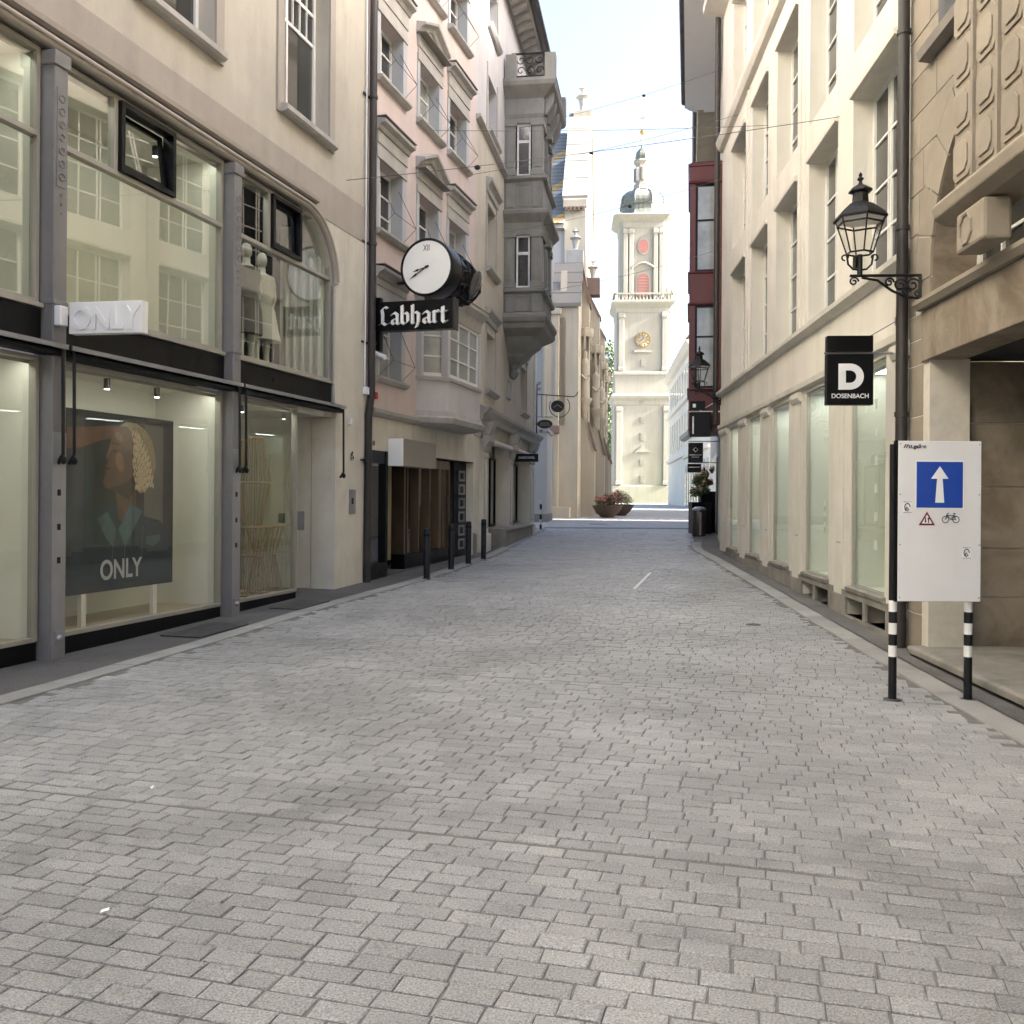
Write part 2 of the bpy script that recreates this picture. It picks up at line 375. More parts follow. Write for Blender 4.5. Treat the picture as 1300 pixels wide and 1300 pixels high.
# ------------------------------------------------------------------ ground, road, pavements
KL = [(-20, -9.5), (7.46, -3.80), (9.16, -3.42), (13.22, -2.48), (16.5, -1.52), (19.9, -.80), (22.3, -.32), (33.7, 1.15), (40, 1.4)]
KR = [(-20, 2.2), (6.82, 3.40), (8.56, 3.56), (15.2, 4.05), (22, 4.52), (24.2, 4.62), (26, 4.95), (29, 5.6), (40, 7.8)]
def sheet(name, left, right, ys, dz, m, nx=1, parent=None):
    v = []; f = []
    for y in ys:
        for i in range(nx+1):
            x = left(y)+(right(y)-left(y))*i/nx; v.append((x, y, gz(y)+dz))
    for j in range(len(ys)-1):
        for i in range(nx): a = j*(nx+1)+i; f.append((a, a+1, a+nx+2, a+nx+1))
    b = MB(); b.v = v; b.f = f; o = b.build(name, m, parent)
    return o
def yr(a, b, st): return [a+(b-a)*i/max(1, round((b-a)/st)) for i in range(max(1, round((b-a)/st))+1)]
tag(sheet('ground', lambda y: -620, lambda y: 620, [-200, -20, 8, 10, 33, 52, 172, 400, 900], -.06, earth), kind='structure')
tag(sheet('square', lambda y: -30, lambda y: 60, [33.4, 52, 100, 172, 215], -.010, plaza), kind='structure')
tag(sheet('lawn', lambda y: 18, lambda y: 60, [150, 160, 176], .03, grassm), kind='structure')
road = tag(sheet('road', lambda y: lerp(KL, y), lambda y: lerp(KR, y), yr(-12, 36, 1.5), -.0075, bedm), kind='structure')
# granite setts laid in courses square to the left-hand facades
ca, sa = math.cos(FA.a), math.sin(FA.a)
variants = []
def sett_geo(Ln, Wd, rnd, grow=True):
    hx, hy = Ln/2, Wd/2; j = lambda q: rnd.uniform(-q, q)
    o = [(-hx+j(.004), -hy+j(.0022)), (hx+j(.004), -hy+j(.0022)), (hx+j(.004), hy+j(.0022)), (-hx+j(.004), hy+j(.0022))]
    e = .005+rnd.random()*.004
    i_ = [((abs(x)-e)*math.copysign(1, x), (abs(y)-e)*math.copysign(1, y)) for x, y in o]
    t = [j(.0012) for _ in range(4)]
    v = [(x, y, -.05) for x, y in o]+[(x, y, -.0035) for x, y in o]+[(x, y, t[k]) for k, (x, y) in enumerate(i_)]
    f = [(8, 9, 10, 11)]
    for k in range(4):
        n = (k+1) % 4; f += [(k, n, n+4, k+4), (k+4, n+4, n+8, k+8)]
    return v, f
rs = random.Random(3)
for i in range(26):
    Ln = .135+.080*i/25; v, f = sett_geo(Ln-.008, .0975, rs)
    b = MB(); b.v = v; b.f = f; variants.append((Ln, b.mesh('sett', settm)))
spots = []
t = 1.0
row = 0
while t < 40:
    wdt = .106
    if any(t-.105 < q <= t for q in (4.2, 8.1)): t += .024   # open construction joint across the road
    x = -14+rs.random()*.2
    while x < 12:
        k = rs.randrange(26); Ln = variants[k][0]; xc = x+Ln/2; x += Ln
        X, Y = ca*xc+sa*t, -sa*xc+ca*t
        if 1.2 < Y < 34.5 and lerp(KL, Y)+.05 < X < lerp(KR, Y)-.05:
            dz = rs.gauss(0, .0013); tl = (rs.gauss(0, .0028), rs.gauss(0, .0025)); spots.append((X, Y, gz(Y)+dz, k, tl, rs.gauss(0, .004)))
    t += wdt; row += 1
def inview(X, Y): return Y > 2.75 and abs(X) < .545*Y
near = sorted([q for q in spots if inview(q[0], q[1])], key=lambda q: q[1])[:300]
ns = set(id(q) for q in near)
for X, Y, z, k, tl, yaw in near:
    put('sett', variants[k][1], road, (X, Y, z), (tl[0], tl[1], -FA.a+yaw))
bv = []; bf = []
for q in spots:
    if id(q) in ns: continue
    X, Y, z, k, tl, yaw = q
    Mx = Matrix.Translation((X, Y, z)) @ Matrix.Rotation(-FA.a+yaw, 4, 'Z') @ Matrix.Rotation(tl[0], 4, 'X') @ Matrix.Rotation(tl[1], 4, 'Y')
    v, f = sett_geo(variants[k][0]-.008, .0975, rs); n = len(bv)
    bv += [tuple(Mx @ Vector(p)) for p in v]; bf += [tuple(i+n for i in g_) for g_ in f]
me = bpy.data.meshes.new('sett_paving'); me.from_pydata(bv, [], bf); me.materials.append(settm)
bm = bmesh.new(); bm.from_mesh(me); bmesh.ops.recalc_face_normals(bm, faces=bm.faces); bm.to_mesh(me); bm.free()
tag(put('sett_paving', me, road), kind='stuff')
# kerbs: flat granite slabs edging the setts, each its own stone
def kerb(name, tab, side, w, y0, y1, ln=1.1):
    k = tag(sheet(name, lambda y: lerp(tab, y)+min(0, side*w), lambda y: lerp(tab, y)+max(0, side*w), yr(y0, y1, 1.2), -.006, bedm), kind='structure')
    y = y0
    while y < y1:
        L_ = ln*random.uniform(.75, 1.25); ye = min(y1, y+L_-.012); a0, a1 = lerp(tab, y), lerp(tab, ye); z = .012+random.uniform(-.002, .002)
        b = MB(); i0, i1 = (a0+side*.006, a1+side*.006), (a0+side*(w-.006), a1+side*(w-.006))
        q = [(i0[0], y), (i0[1], ye), (i1[1], ye), (i1[0], y)]
        b.add([(x, yy, gz(yy)-.03) for x, yy in q]+[(x, yy, gz(yy)+z) for x, yy in q], [(0, 1, 2, 3), (4, 5, 6, 7), (0, 1, 5, 4), (1, 2, 6, 5), (2, 3, 7, 6), (3, 0, 4, 7)])
        b.build('kerb_stone', kerbm, k, bevel=.006); y += L_
    return k
kerb('kerb_left', KL, -1, .24, 1, 34.5)
kerb('kerb_right', KR, 1, .26, 1, 27)
def wallx(F, y): return F.o.x+math.tan(F.a)*(y-F.o.y)
tag(sheet('pavement_left', lambda y: wallx(FA, y)-1.2 if y < 22 else wallx(FB, y)-1.5, lambda y: lerp(KL, y)-.24, yr(-8, 34.2, 1.2), .008, asph), kind='structure')
tag(sheet('pavement_right', lambda y: lerp(KR, y)+.272, lambda y: wallx(FC, y)+3 if y < 24 else wallx(FD, y)+1, yr(-8, 33.6, 1.2), .006, asphR), kind='structure')
# dark slot drain between kerb and right pavement
def strip_y(name, tabf, w, y0, y1, dz, m):
    return sheet(name, lambda y: tabf(y)-w/2, lambda y: tabf(y)+w/2, yr(y0, y1, 1.2), dz, m)
sl_ = tag(strip_y('slot_drain', lambda y: lerp(KR, y)+.266, .022, 2, 27, .013, plate), 'long dark slot drain between the granite kerb and the right pavement', 'drain')

# ------------------------------------------------------------------ building A: fashion shop, left foreground
A = house('shop_building', FA, 'cream plastered building with a two storey steel framed shop window front')
holes = [(-3.0, 6.05, -.3, 5.9), (5.0, 6.15, -.3, 2.86), (1.3, 2.72, 7.12, 9.6), (4.42, 5.84, 7.12, 9.6), (-1.85, -.4, 7.12, 9.6), (1.3, 2.72, 10.9, 13), (4.42, 5.84, 10.9, 13)]
MB().wall(-34, 7.28, 6.5, 18.5, holes, 0, .4).build('wall', cream, A)
MB().wall(-34, 7.28, 5.9, 6.498, [], .02, .42).build('stone_band', bandstone, A)
MB().wall(5.9, 7.28, -.3, 5.898, holes[:2], .012, .412).build('pier', palepier, A)
MB().wall(-34, -3.0, -.3, 5.898, holes[:2], .012, .412).build('pier', palepier, A)
MB().box(-34, 7.28, -9, -.5, 6.2, 18.4).build('house_body', cream, A)
# arched right end of the upper shop window
sp = [(6.05, 5.9), (5.05, 5.9)]+[(x, z) for x, z in arc(5.05, 4.92, .98, 90, 0, 14)]
b = MB(); poly = [(6.052, 5.9)]+[(5.05+1.0*math.sin(R(a)), 4.92+.97*math.cos(R(a))) for a in range(0, 91, 6)]
b.prism(poly, -.39, .010); b.build('arch_spandrel', palepier, A)
ap = [(.10, 0), (.10, .05), (.05, .10), (.0, .12)]
b = MB()
path = [(-9, 5.92), (-3.4, 5.92), (5.05, 5.92)]+[(5.05+1.03*math.sin(R(a)), 4.92+1.0*math.cos(R(a))) for a in range(8, 91, 8)]
for r_, oo in ((.05, .03), (.03, .075)):
    b.tube([(s, oo, z+(.03 if oo > .05 else 0)) for s, z in path[1:]], r_, 8)
b.build('window_head_moulding', bandstone, A, smooth=50)
MB().mould([(.019, 6.03), (.09, 6.05), (.10, 6.10), (.019, 6.12)], -9, 5.42).build('drip_cornice', bandstone, A)
MB().mould([(.015, 6.02), (.055, 6.025), (.06, 6.046), (.015, 6.046)], -9, 5.41).build('cornice_shadow_strip', darktrim, A)  # shade under the drip cornice, put in as a solid dark strip
for s0 in (1.3, 4.42, -1.85):
    w_ = win(A, 1, s0, s0+1.42, 7.14, 9.6, .22, [.36], [.60, .80], whitefr, .06, .05, pane_m, None, .14)
    g_ = MB()
    for k in range(1, 6): g_.box(s0+.06+.2166*k-.009, s0+.06+.2166*k+.009, -.265, -.225, 8.62, 9.5)
    g_.build('glazing_bars', whitefr, w_)
for s0 in (1.3, 4.42): win(A, 1, s0, s0+1.42, 10.92, 13, .22, 2, 3, sill=.14)
for s0 in (1.3, 4.42, -1.85):
    for q in (s0+1.425, s0-.18): MB().box(q, q+.175, .001, .035, 7.0, 9.75).build('window_surround', bandstone, A)
# shopfront steel posts
def post(s):
    b = MB(); b.box(s-.08, s+.10, -.12, .105, -.1, 5.72); p_ = b.build('post', lilacpost, A, bevel=.012)
    c = MB(); c.box(s-.10, s+.12, -.12, .125, 5.70, 5.84); c.build('capital', lilacpost, p_, bevel=.01)
    c = MB(); c.box(s-.09, s+.11, -.10, .115, 3.42, 3.46); c.build('collar', lilacpost, p_, bevel=.005)
    c = MB(); c.box(s-.05, s+.07, .105, .111, 4.55, 5.5)
    rr = random.Random(int(s*10)+5)
    for k in range(7): c.tube([(s+.01+.04*math.cos(q*.9), .113, 5.40-.125*k+.035*math.sin(q*.9)) for q in range(7)], .007, 4, True)
    for k in range(3): c.ell((s+.01, .111, 4.48-.09*k), (.016-.003*k, .008, .02-.003*k), 6, 4)
    c.build('relief_ornament', lilacpost, p_)
    for z in (1.62, 1.29, .97):
        c = MB(); c.box(s-.015, s+.03, .108, .1115, z-.03, z+.03); c.build('slot', blackm, p_)
    c = MB(); c.box(s-.045, s+.055, .105, .12, .16, .29); c.ell((s+.005, .125, .22), (.035, .03, .035), 10, 6); c.build('bolt_cap', steel, p_, smooth=40)
    c = MB(); c.box(s-.079, s+.099, .1055, .1095, .02, 2.2); c.build('steel_cover', steel, p_)
for s in (0.0, 3.12, -3.12): post(s)
b = MB(); b.box(6.05, 6.14, -.1, .05, 2.95, 4.95); b.build('jamb_trim', palepier, A)
FASC = [(-3.0, -.10), (.12, 3.02), (3.24, 6.05)]
for i, (a, c) in enumerate(FASC):
    MB().box(a, c, -.14, -.02, 3.06, 3.37).build('fascia', blackm, A)
    MB().box(a, c, -.14, .02, 3.375, 3.42).build('transom', alum, A, bevel=.006)
    aw = MB(); aw.box(a-.03, c+.14, .0, .17, 3.015, 3.045); aw.tube([(a-.02, .09, 2.965), (c+.13, .09, 2.965)], .042, 10); aw.box(a-.02, c+.13, -.02, .03, 2.93, 3.012)
    w_ = aw.build('awning_roll', blackiron, A, smooth=40)
    MB().box(a-.03, c+.14, .168, .185, 2.995, 3.04).build('awning_rail', steel, w_)
    for s in (a+.03, c+.10):
        q = MB(); q.tube([(s, .15, 2.99), (s, .16, 1.98)], .016, 6); q.tube([(s, .16, 1.98), (s, .10, 1.9)], .02, 6); q.ell((s, .165, 1.93), (.03, .03, .04)); q.build('awning_arm', blackiron, w_)
def rect_frame(b, s0, s1, z0, z1, fw, o0, o1):
    b.box(s0, s0+fw, o0, o1, z0, z1); b.box(s1-fw, s1, o0, o1, z0, z1); b.box(s0+fw, s1-fw, o0, o1, z0, z0+fw); b.box(s0+fw, s1-fw, o0, o1, z1-fw, z1)
def pane(parent, s0, s1, z0, z1, o, m=shopglass, name='pane', sg=1):
    q = MB(sg); q.add([q.p(s0, o, z0), q.p(s1, o, z0), q.p(s1, o, z1), q.p(s0, o, z1)], [(0, 1, 2, 3)]); return q.build(name, m, parent)
def vent(s0, s1, z0, z1, tilt):
    b = MB(); rect_frame(b, s0, s1, z0, z1, .055, -.13, .01); v_ = b.build('vent_frame', blackm, A)
    h = z1-z0-.14; fr = MB(); t_ = math.tan(R(tilt)); P = fr.p
    def bx(x0, x1, y0, y1):
        fr.add([P(x0, -.10+t_*(y0), z0+.07+y0), P(x1, -.10+t_*y0, z0+.07+y0), P(x1, -.10+t_*y1, z0+.07+y1), P(x0, -.10+t_*y1, z0+.07+y1),
                P(x0, -.06+t_*y0, z0+.07+y0), P(x1, -.06+t_*y0, z0+.07+y0), P(x1, -.06+t_*y1, z0+.07+y1), P(x0, -.06+t_*y1, z0+.07+y1)],
               [(0, 1, 2, 3), (4, 5, 6, 7), (0, 1, 5, 4), (1, 2, 6, 5), (2, 3, 7, 6), (3, 0, 4, 7)])
    bx(s0+.07, s0+.12, 0, h); bx(s1-.12, s1-.07, 0, h); bx(s0+.12, s1-.12, 0, .05); bx(s0+.12, s1-.12, h-.05, h)
    fr.build('vent_sash', blackm, v_)
    q = MB(); q.add([P(s0+.12, -.08+t_*.05, z0+.12), P(s1-.12, -.08+t_*.05, z0+.12), P(s1-.12, -.08+t_*(h-.05), z0+.02+h), P(s0+.12, -.08+t_*(h-.05), z0+.02+h)], [(0, 1, 2, 3)]); q.build('pane', shopglass, v_)
for i, (a, c) in enumerate(FASC):
    f = MB(); rect_frame(f, a, c, 3.42, 5.86, .045, -.12, -.04)
    f.box(a+.045, c-.045, -.118, -.03, 5.0, 5.055)
    if i == 1: ms = (.98, 2.0)
    elif i == 2: ms = (4.16, 5.06)
    else: ms = (-2.0, -1.0)
    for s in ms: f.box(s-.035, s+.025, -.117, -.035, 5.055, 5.815)
    uf = f.build('upper_window_frame', alum, A, bevel=.004)
    pane(uf, a+.045, c-.045, 3.465, 5.0, -.08)
    pane(uf, a+.045, ms[0]-.035, 5.055, 5.815, -.082)
    pane(uf, ms[1]+.025, c-.045, 5.055, 5.815, -.079)
    vent(ms[0]+.03, ms[1]-.04, 5.06, 5.81, -7 if i == 1 else -2)
    f = MB(); c2 = 5.0 if i == 2 else c
    rect_frame(f, a, c2, .2, 2.92, .04, -.12, -.03); lf = f.build('lower_window_frame', alum, A, bevel=.004)
    pane(lf, a+.04, c2-.04, .24, 2.88, -.07, clearglass)
    MB().box(a, c2, -.16, -.05, -.2, .197).build('stall_riser', blackm, A)
q = MB(); q.add([q.p(5.0, -.12, .2), q.p(5.0, -1.3, .2), q.p(5.0, -1.3, 2.88), q.p(5.0, -.12, 2.88)], [(0, 1, 2, 3)]); q.build('return_pane', shopglass, A)
MB().box(4.985, 5.02, -.125, -.09, .1, 2.9).build('corner_bead', blackm, A)
# interiors
def room(s0, s1, o0, o1, z0, z1, wm, fm, name, openR=False):
    b = MB(); P = b.p
    b.add([P(s0, o1, z0), P(s1, o1, z0), P(s1, o1, z1), P(s0, o1, z1)], [(0, 1, 2, 3)])
    b.add([P(s0, o0, z0), P(s0, o1, z0), P(s0, o1, z1), P(s0, o0, z1)], [(0, 1, 2, 3)])
    if not openR: b.add([P(s1, o0, z0), P(s1, o1, z0), P(s1, o1, z1), P(s1, o0, z1)], [(0, 1, 2, 3)])
    b.add([P(s0, o0, z1), P(s1, o0, z1), P(s1, o1, z1), P(s0, o1, z1)], [(0, 1, 2, 3)])
    r_ = b.build(name, wm, A); f = MB(); f.add([P(s0, o0, z0), P(s1, o0, z0), P(s1, o1, z0), P(s0, o1, z0)], [(0, 1, 2, 3)]); f.build(name+'_floor', fm, r_); return r_
room(-3.0, -.05, -.13, -1.5, .2, 2.93, roomw, roomfl, 'display_room')
room(.07, 3.06, -.13, -1.05, .2, 2.93, roomw, roomfl, 'display_room')
room(3.18, 5.0, -.13, -1.3, .2, 2.93, roomw, roomfl, 'display_room', True)
room(-3.0, -.05, -.13, -1.6, 3.4, 5.88, roomw, roomfl, 'upper_room')
room(.07, 3.06, -.13, -1.2, 3.4, 5.88, roomw, roomfl, 'upper_room')
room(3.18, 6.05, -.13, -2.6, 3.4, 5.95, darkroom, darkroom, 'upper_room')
MB().box(6.0, 6.045, -.9, -.14, 3.41, 5.9).build('display_screen', roomw, A)
for k in range(5): MB().tube([(5.97, -.2-.14*k, 3.42), (5.97, -.2-.14*k, 5.85)], .045, 8).build('curtain_fold', manne, A, smooth=60)
b = MB(); b.box(6.15, 6.16, -1.6, -.41, -.2, 2.9); b.box(5.0, 6.16, -1.62, -1.6, -.2, 2.9); b.box(5.0, 6.15, -1.6, -.14, 2.86, 2.95); b.build('entrance_lining', palepier, A)
MB().box(5.05, 6.1, -1.6, -1.57, 0, 2.5).build('entrance_door', darkroom, A)
# spot lamps on the display ceilings, plus hidden strips added to brighten the rooms
lampm = mat('lit_shop_lamp', (1, .93, .78), .5, .01, 1, emit=2)
def lamprow(ss, o, z):
    for s in ss:
        c = MB(); c.tube([(s, o, z-.002), (s, o, z-.12)], .035, 8); h = c.build('spot_lamp', blackm, A)
        MB().lathe([(.001, z-.125), (.03, z-.125), (.03, z-.122)], 10, (s, o)).build('lit_face', lampm, h)
def strip(s0, s1, o, z, e=None):
    c = MB(); c.box(s0, s1, o-.06, o+.06, z-.02, z-.002); h = c.build('fill_strip', white, A); MB().box(s0+.02, s1-.02, o-.045, o+.045, z-.026, z-.0202).build('fill_tube', room_glow, h)  # hidden strip added as fill light for the display rooms
store_glow = mat('store_fill_glow', (1, .99, .93), .5, .01, 1, emit=1.3)
room_glow = mat('room_fill_glow', (1, .97, .88), .5, .01, 1, emit=1.2)
for a_, c_ in ((-2.9, -.12), (.14, 3.0), (3.26, 4.95)):
    strip(a_, c_, -.22, 2.928); MB().box(a_, c_, -.145, -.132, 2.85, 2.928).build('fill_shield', alum, A)  # added board that hides the fill strip from the street
for a_, c_ in ((-2.9, -.12), (.14, 3.0), (3.26, 5.1)):
    strip(a_, c_, -.22, 5.878); MB().box(a_, c_, -.145, -.132, 5.77, 5.878).build('fill_shield', alum, A)
lamprow((.7, 1.5, 2.4), -.55, 2.92); lamprow((3.6, 4.4), -.6, 2.92); lamprow((.8, 1.6, 2.4), -.6, 5.87)
for s, (o, m) in {3.55: (-.9, roomwarm)}.items(): MB().box(3.2, 3.62, -1.28, -1.24, .21, 2.3).build('warm_backdrop', m, A)
# wall fittings by the entrance
q = MB(); q.box(6.66, 6.90, .0125, .03, 1.32, 1.72); l_ = q.build('letter_plate', steel, A, bevel=.004); MB().box(6.74, 6.80, .03, .036, 1.48, 1.58).build('key_slot', blackm, l_)
q = MB(); q.box(6.1505-.02, 6.1505-.002, -.75, -.52, 1.06, 1.36); q.build('intercom', steel, A, bevel=.004)
q = MB(); q.box(6.13, 6.148, -.98, -.86, 1.17, 1.33); q.build('card_reader', blackm, A, bevel=.004)
MB().lathe([(.001, .014), (.055, .014), (.055, .03), (.001, .03)], 16, (0, 0)).build('tmp', blackm)
bpy.data.objects.remove(bpy.data.objects['tmp'])
nm = text('house_number', '6', .20, blackp, A, (.03, 6.69, 2.2), (R(90), 0, R(90)), .006, bold=.008)
MB().box(6.62, 6.68, .0125, .06, 2.78, 2.88).build('door_bell_box', white, A, bevel=.006)
MB().box(7.18, 7.26, .0125, .10, 3.34, 3.46).build('junction_box', white, A, bevel=.006)
# downpipe between cream and pink houses
dp = MB(); dp.tube([(7.34, .10, 14), (7.34, .10, 3.35), (7.30, .07, 3.0), (7.27, .07, -.05)], .065, 12)
for z in (11.2, 8.4, 5.9, 4.2, 2.2): dp.tube([(7.34 if z > 3 else 7.28, .10 if z > 3 else .07, z), (7.34 if z > 3 else 7.28, .10 if z > 3 else .07, z+.05)], .078, 12); dp.box(7.1, 7.34, .012, .03, z+.01, z+.04)
dp.build('downpipe', browniron, A, smooth=40)
q = MB(); q.tube([(7.20, .04, 14), (7.20, .04, 3.4)], .012, 6); q.build('cable_conduit', white, A)

# ------------------------------------------------------------------ pink house
PK = house('pink_house', FA, 'pink plastered town house with white pedimented windows and a polygonal bay')
WIN = [(7.80, 8.90), (9.74, 10.87), (11.52, 12.68)]
rows_ = [(3.72, 5.06, 5.62), (6.30, 7.55, 8.20), (8.98, 10.12, 10.82), (11.66, 12.8, 13.5)]
ph = []
for ri, (z0, z1, zc) in enumerate(rows_):
    for ci, (a, c) in enumerate(WIN):
        if ri == 0 and ci > 0: continue
        ph.append((a, c, z0, z1))
MB().wall(7.42, 13.42, 3.06, 19, ph, .0, .4).build('wall', pinkm, PK)
MB().box(7.28, 7.42, -.4, -.002, 2.4, 19).build('party_strip', pinkm, PK)
MB().wall(7.28, 13.42, 2.42, 3.058, [], .005, .4).build('shop_fascia', palepier, PK)
MB().mould([(.001, 3.0), (.06, 3.02), (.12, 3.07), (.13, 3.13), (.05, 3.16), (.001, 3.16)], 7.42, 9.72).build('string_course', trimg, PK)
for ri, (z0, z1, zc) in enumerate(rows_):
    for ci, (a, c) in enumerate(WIN):
        if ri == 0 and ci > 0: continue
        w_ = win(PK, 1, a, c, z0, z1, .22, 2, 3, whitefr, .055, .028, panelight if (ri+ci) % 3 == 0 else pane_m, 1)
        for jp in ([(c-.02, -.215), (c-.004, -.215), (c-.004, .0005), (c+.17, .0005), (c+.17, .02), (c-.02, .02)], [(a+.02, -.215), (a+.004, -.215), (a+.004, .0005), (a-.12, .0005), (a-.12, .02), (a+.02, .02)]):
            MB().plan(jp, z0-.02, z1).build('jamb', greyfr, w_)
        MB().mould([(0, z0-.10), (.07, z0-.09), (.13, z0-.04), (.13, z0+.0), (-.215, z0+.02), (-.215, z0-.02)], a-.14, c+.18).build('sill', trimg, w_)
        h = MB(); h.box(a-.12, c+.17, .0, .045, z1, z1+.14); h.box(a-.10, c+.15, .0, .03, z1+.14, z1+.26); h.box(a-.12, c+.17, .0, .05, z1+.26, zc-.18); h.build('head_panel', trimg, w_, bevel=.006)
        cp = [(0, zc-.18), (.07, zc-.17), (.10, zc-.10), (.19, zc-.06), (.20, zc-.01), (0, zc+.03)]
        if ci == 1:                                                       # shallow pediment
            mid = (a+c)/2+.02; hh = .30; cb = MB(); P = cb.p; n = len(cp)
            xs = [(a-.16, -.0), (mid, hh), (c+.21, .0)]; vs_ = [P(x, o, z+dz) for x, dz in xs for o, z in cp]
            cb.add(vs_, [tuple(range(n)), tuple(range(2*n, 3*n))]+[(k*n+i, k*n+(i+1) % n, (k+1)*n+(i+1) % n, (k+1)*n+i) for k in range(2) for i in range(n)])
            cb.build('pediment', darktrim if ri == 9 else trimg, w_)
            t_ = MB(); t_.prism([(a-.12, zc-.18), (c+.17, zc-.18), (mid, zc-.18+hh-.02)], 0, .03); t_.build('tympanum', trimg, w_)
        else: MB().mould(cp, a-.16, c+.21).build('cornice', trimg, w_)
        MB().box(a-.165, c+.215, .0, .215, zc+.031 if ci != 1 else zc-.215, zc+.045 if ci != 1 else zc-.2).build('lead_flashing', darktrim, w_)
        ar = MB()
        for s in (a+.03, c-.03): ar.tube([(s, -.05, z1-.25), (s, .30, z0+.28)], .005, 5); ar.tube([(s, .02, z0+.02), (s, .30, z0+.28)], .004, 5)
        ar.tube([(a+.03, .30, z0+.28), (c-.03, .30, z0+.28)], .005, 5); ar.build('awning_rods', blackiron, w_)
# polygonal bay over the shop
bay = [(9.72, 0), (10.15, .52), (12.22, .52), (12.65, 0)]
def grow(poly, d): return [(poly[0][0]-d*1.2, 0), (poly[1][0]-d*.5, poly[1][1]+d), (poly[2][0]+d*.5, poly[2][1]+d), (poly[3][0]+d*1.2, 0)]
bp_ = MB().loft([(grow(bay, -.02), 3.30), (bay, 3.301), (bay, 3.92)]).build('bay', greyl, PK)
MB().loft([(grow(bay, -.10), 3.0), (grow(bay, .10), 3.06), (grow(bay, .14), 3.16), (grow(bay, .05), 3.20), (grow(bay, .03), 3.298)]).build('base_slab', trimg, bp_)
MB().loft([(grow(bay, .045), 3.90), (grow(bay, .055), 3.96), (grow(bay, .0), 3.99)]).build('sill_band', trimg, bp_)
MB().loft([(bay, 5.18), (grow(bay, .03), 5.35), (grow(bay, .05), 5.40), (grow(bay, .16), 5.55), (grow(bay, .17), 5.62), (grow(bay, -.2), 5.74)]).build('cornice', trimg, bp_)
MB().loft([(grow(bay, .175), 5.625), (grow(bay, .18), 5.64), (grow(bay, -.18), 5.76)]).build('lead_roof', darktrim, bp_)
b = MB()
for s, o in bay[1:3]: b.box(s-.075, s+.075, o-.14, o-.001, 3.97, 5.2)
b.box(9.70, 9.84, 0, .1, 3.97, 5.2); b.box(12.5, 12.64, 0, .1, 3.97, 5.2); b.build('corner_posts', greyl, bp_)
def bay_window(p0, p1, cols, rows, pm):
    d = Vector((p1[0]-p0[0], p1[1]-p0[1])); L_ = d.length
    e = bpy.data.objects.new('bay_window', None); COL.objects.link(e); e.parent = PK
    me = MB(); rect_frame(me, .05, L_-.05, 3.99, 5.19, .07, -.10, -.03)
    for i in range(1, cols): me.box(L_*i/cols-.025, L_*i/cols+.025, -.095, -.035, 4.06, 5.12)
    for i in range(1, rows): me.box(.12, L_-.12, -.09, -.04, 3.99+1.2*i/rows-.014, 3.99+1.2*i/rows+.014)
    fo = me.build('frame', whitefr, None)
    ang = math.atan2(d.y, d.x)
    # local s axis -> along p0-p1 ; frame is built with x=o,y=s
    for o_ in (fo,): o_.parent = bp_; o_.location = (p0[1], p0[0], 0); o_.rotation_euler = (0, 0, -ang)
    bpy.data.objects.remove(e)
    fo.name = 'window'
    for i in range(cols):
        for j in range(rows):
            pane(fo, max(.12, L_*i/cols+.02), min(L_-.12, L_*(i+1)/cols-.02), 3.99+1.2*j/rows+.014, 3.99+1.2*(j+1)/rows-.014, -.065, pm)
bay_window(bay[0], bay[1], 1, 3, panelight)
bay_window(bay[1], bay[2], 3, 3, panelight)
bay_window(bay[2], bay[3], 1, 3, panelight)
MB().box(9.85, 12.5, -.39, -.38, 3.9, 5.3).build('bay_backing', darkroom, bp_)
# ground floor shop
MB().box(7.30, 7.42, -.3, .02, -.2, 2.42).build('shop_pier', blackm, PK)
q = MB(); q.box(7.42, 8.27, -.18, .02, .0, .42); q.box(7.42, 7.62, -.16, .0, .42, 2.42); q.box(8.20, 8.30, -.16, .015, .42, 2.42); q.box(7.62, 8.2, -.16, -.005, 2.2, 2.42); c_ = q.build('display_case', blackm, PK, bevel=.006)
pane(c_, 7.62, 8.20, .42, 2.2, -.06); MB().box(7.62, 8.2, -.32, -.3, .42, 2.2).build('case_back', bandstone, c_)
b = MB()
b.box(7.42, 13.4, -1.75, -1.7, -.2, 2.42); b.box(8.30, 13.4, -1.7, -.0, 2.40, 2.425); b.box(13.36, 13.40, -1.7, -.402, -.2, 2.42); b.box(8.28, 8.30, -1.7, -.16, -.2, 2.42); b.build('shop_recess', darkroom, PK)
MB().box(8.3, 13.38, -1.7, -.02, .05, .22).build('shop_step', asph, PK, bevel=.01)
q = MB(); q.box(9.30, 11.95, -.34, -.06, .22, .50); q.build('bronze_plinth', blackm, PK)
q = MB()
for s in (9.30, 9.45, 10.05, 10.65, 11.22, 11.88): q.box(s, s+.055, -.34, -.07, .50, 2.38)
q.box(9.32, 11.92, -.335, -.075, 2.2, 2.38); br = q.build('bronze_shopfront', bronze, PK, bevel=.006)
for a, c in ((9.51, 10.05), (10.11, 10.65), (10.71, 11.22)): pane(br, a, c, .5, 2.2, -.16)
MB().box(9.32, 11.3, -.9, -.88, .3, 2.3).build('window_backdrop', roomwarm, br)
for s in (11.30, 11.60): MB().box(s, s+.25, -.24, -.12, .5, 2.2).build('wood_panel', bronze, br, bevel=.008)
for k in range(6):
    q = MB(); rect_frame(q, 12.75, 13.15, .42+.31*k, .42+.31*k+.24, .045, -.15, -.12); q.build('square_ornament', steel, PK)
MB().box(12.5, 13.38, -.19, -.17, .2, 2.4).build('ornament_panel', blackm, PK)
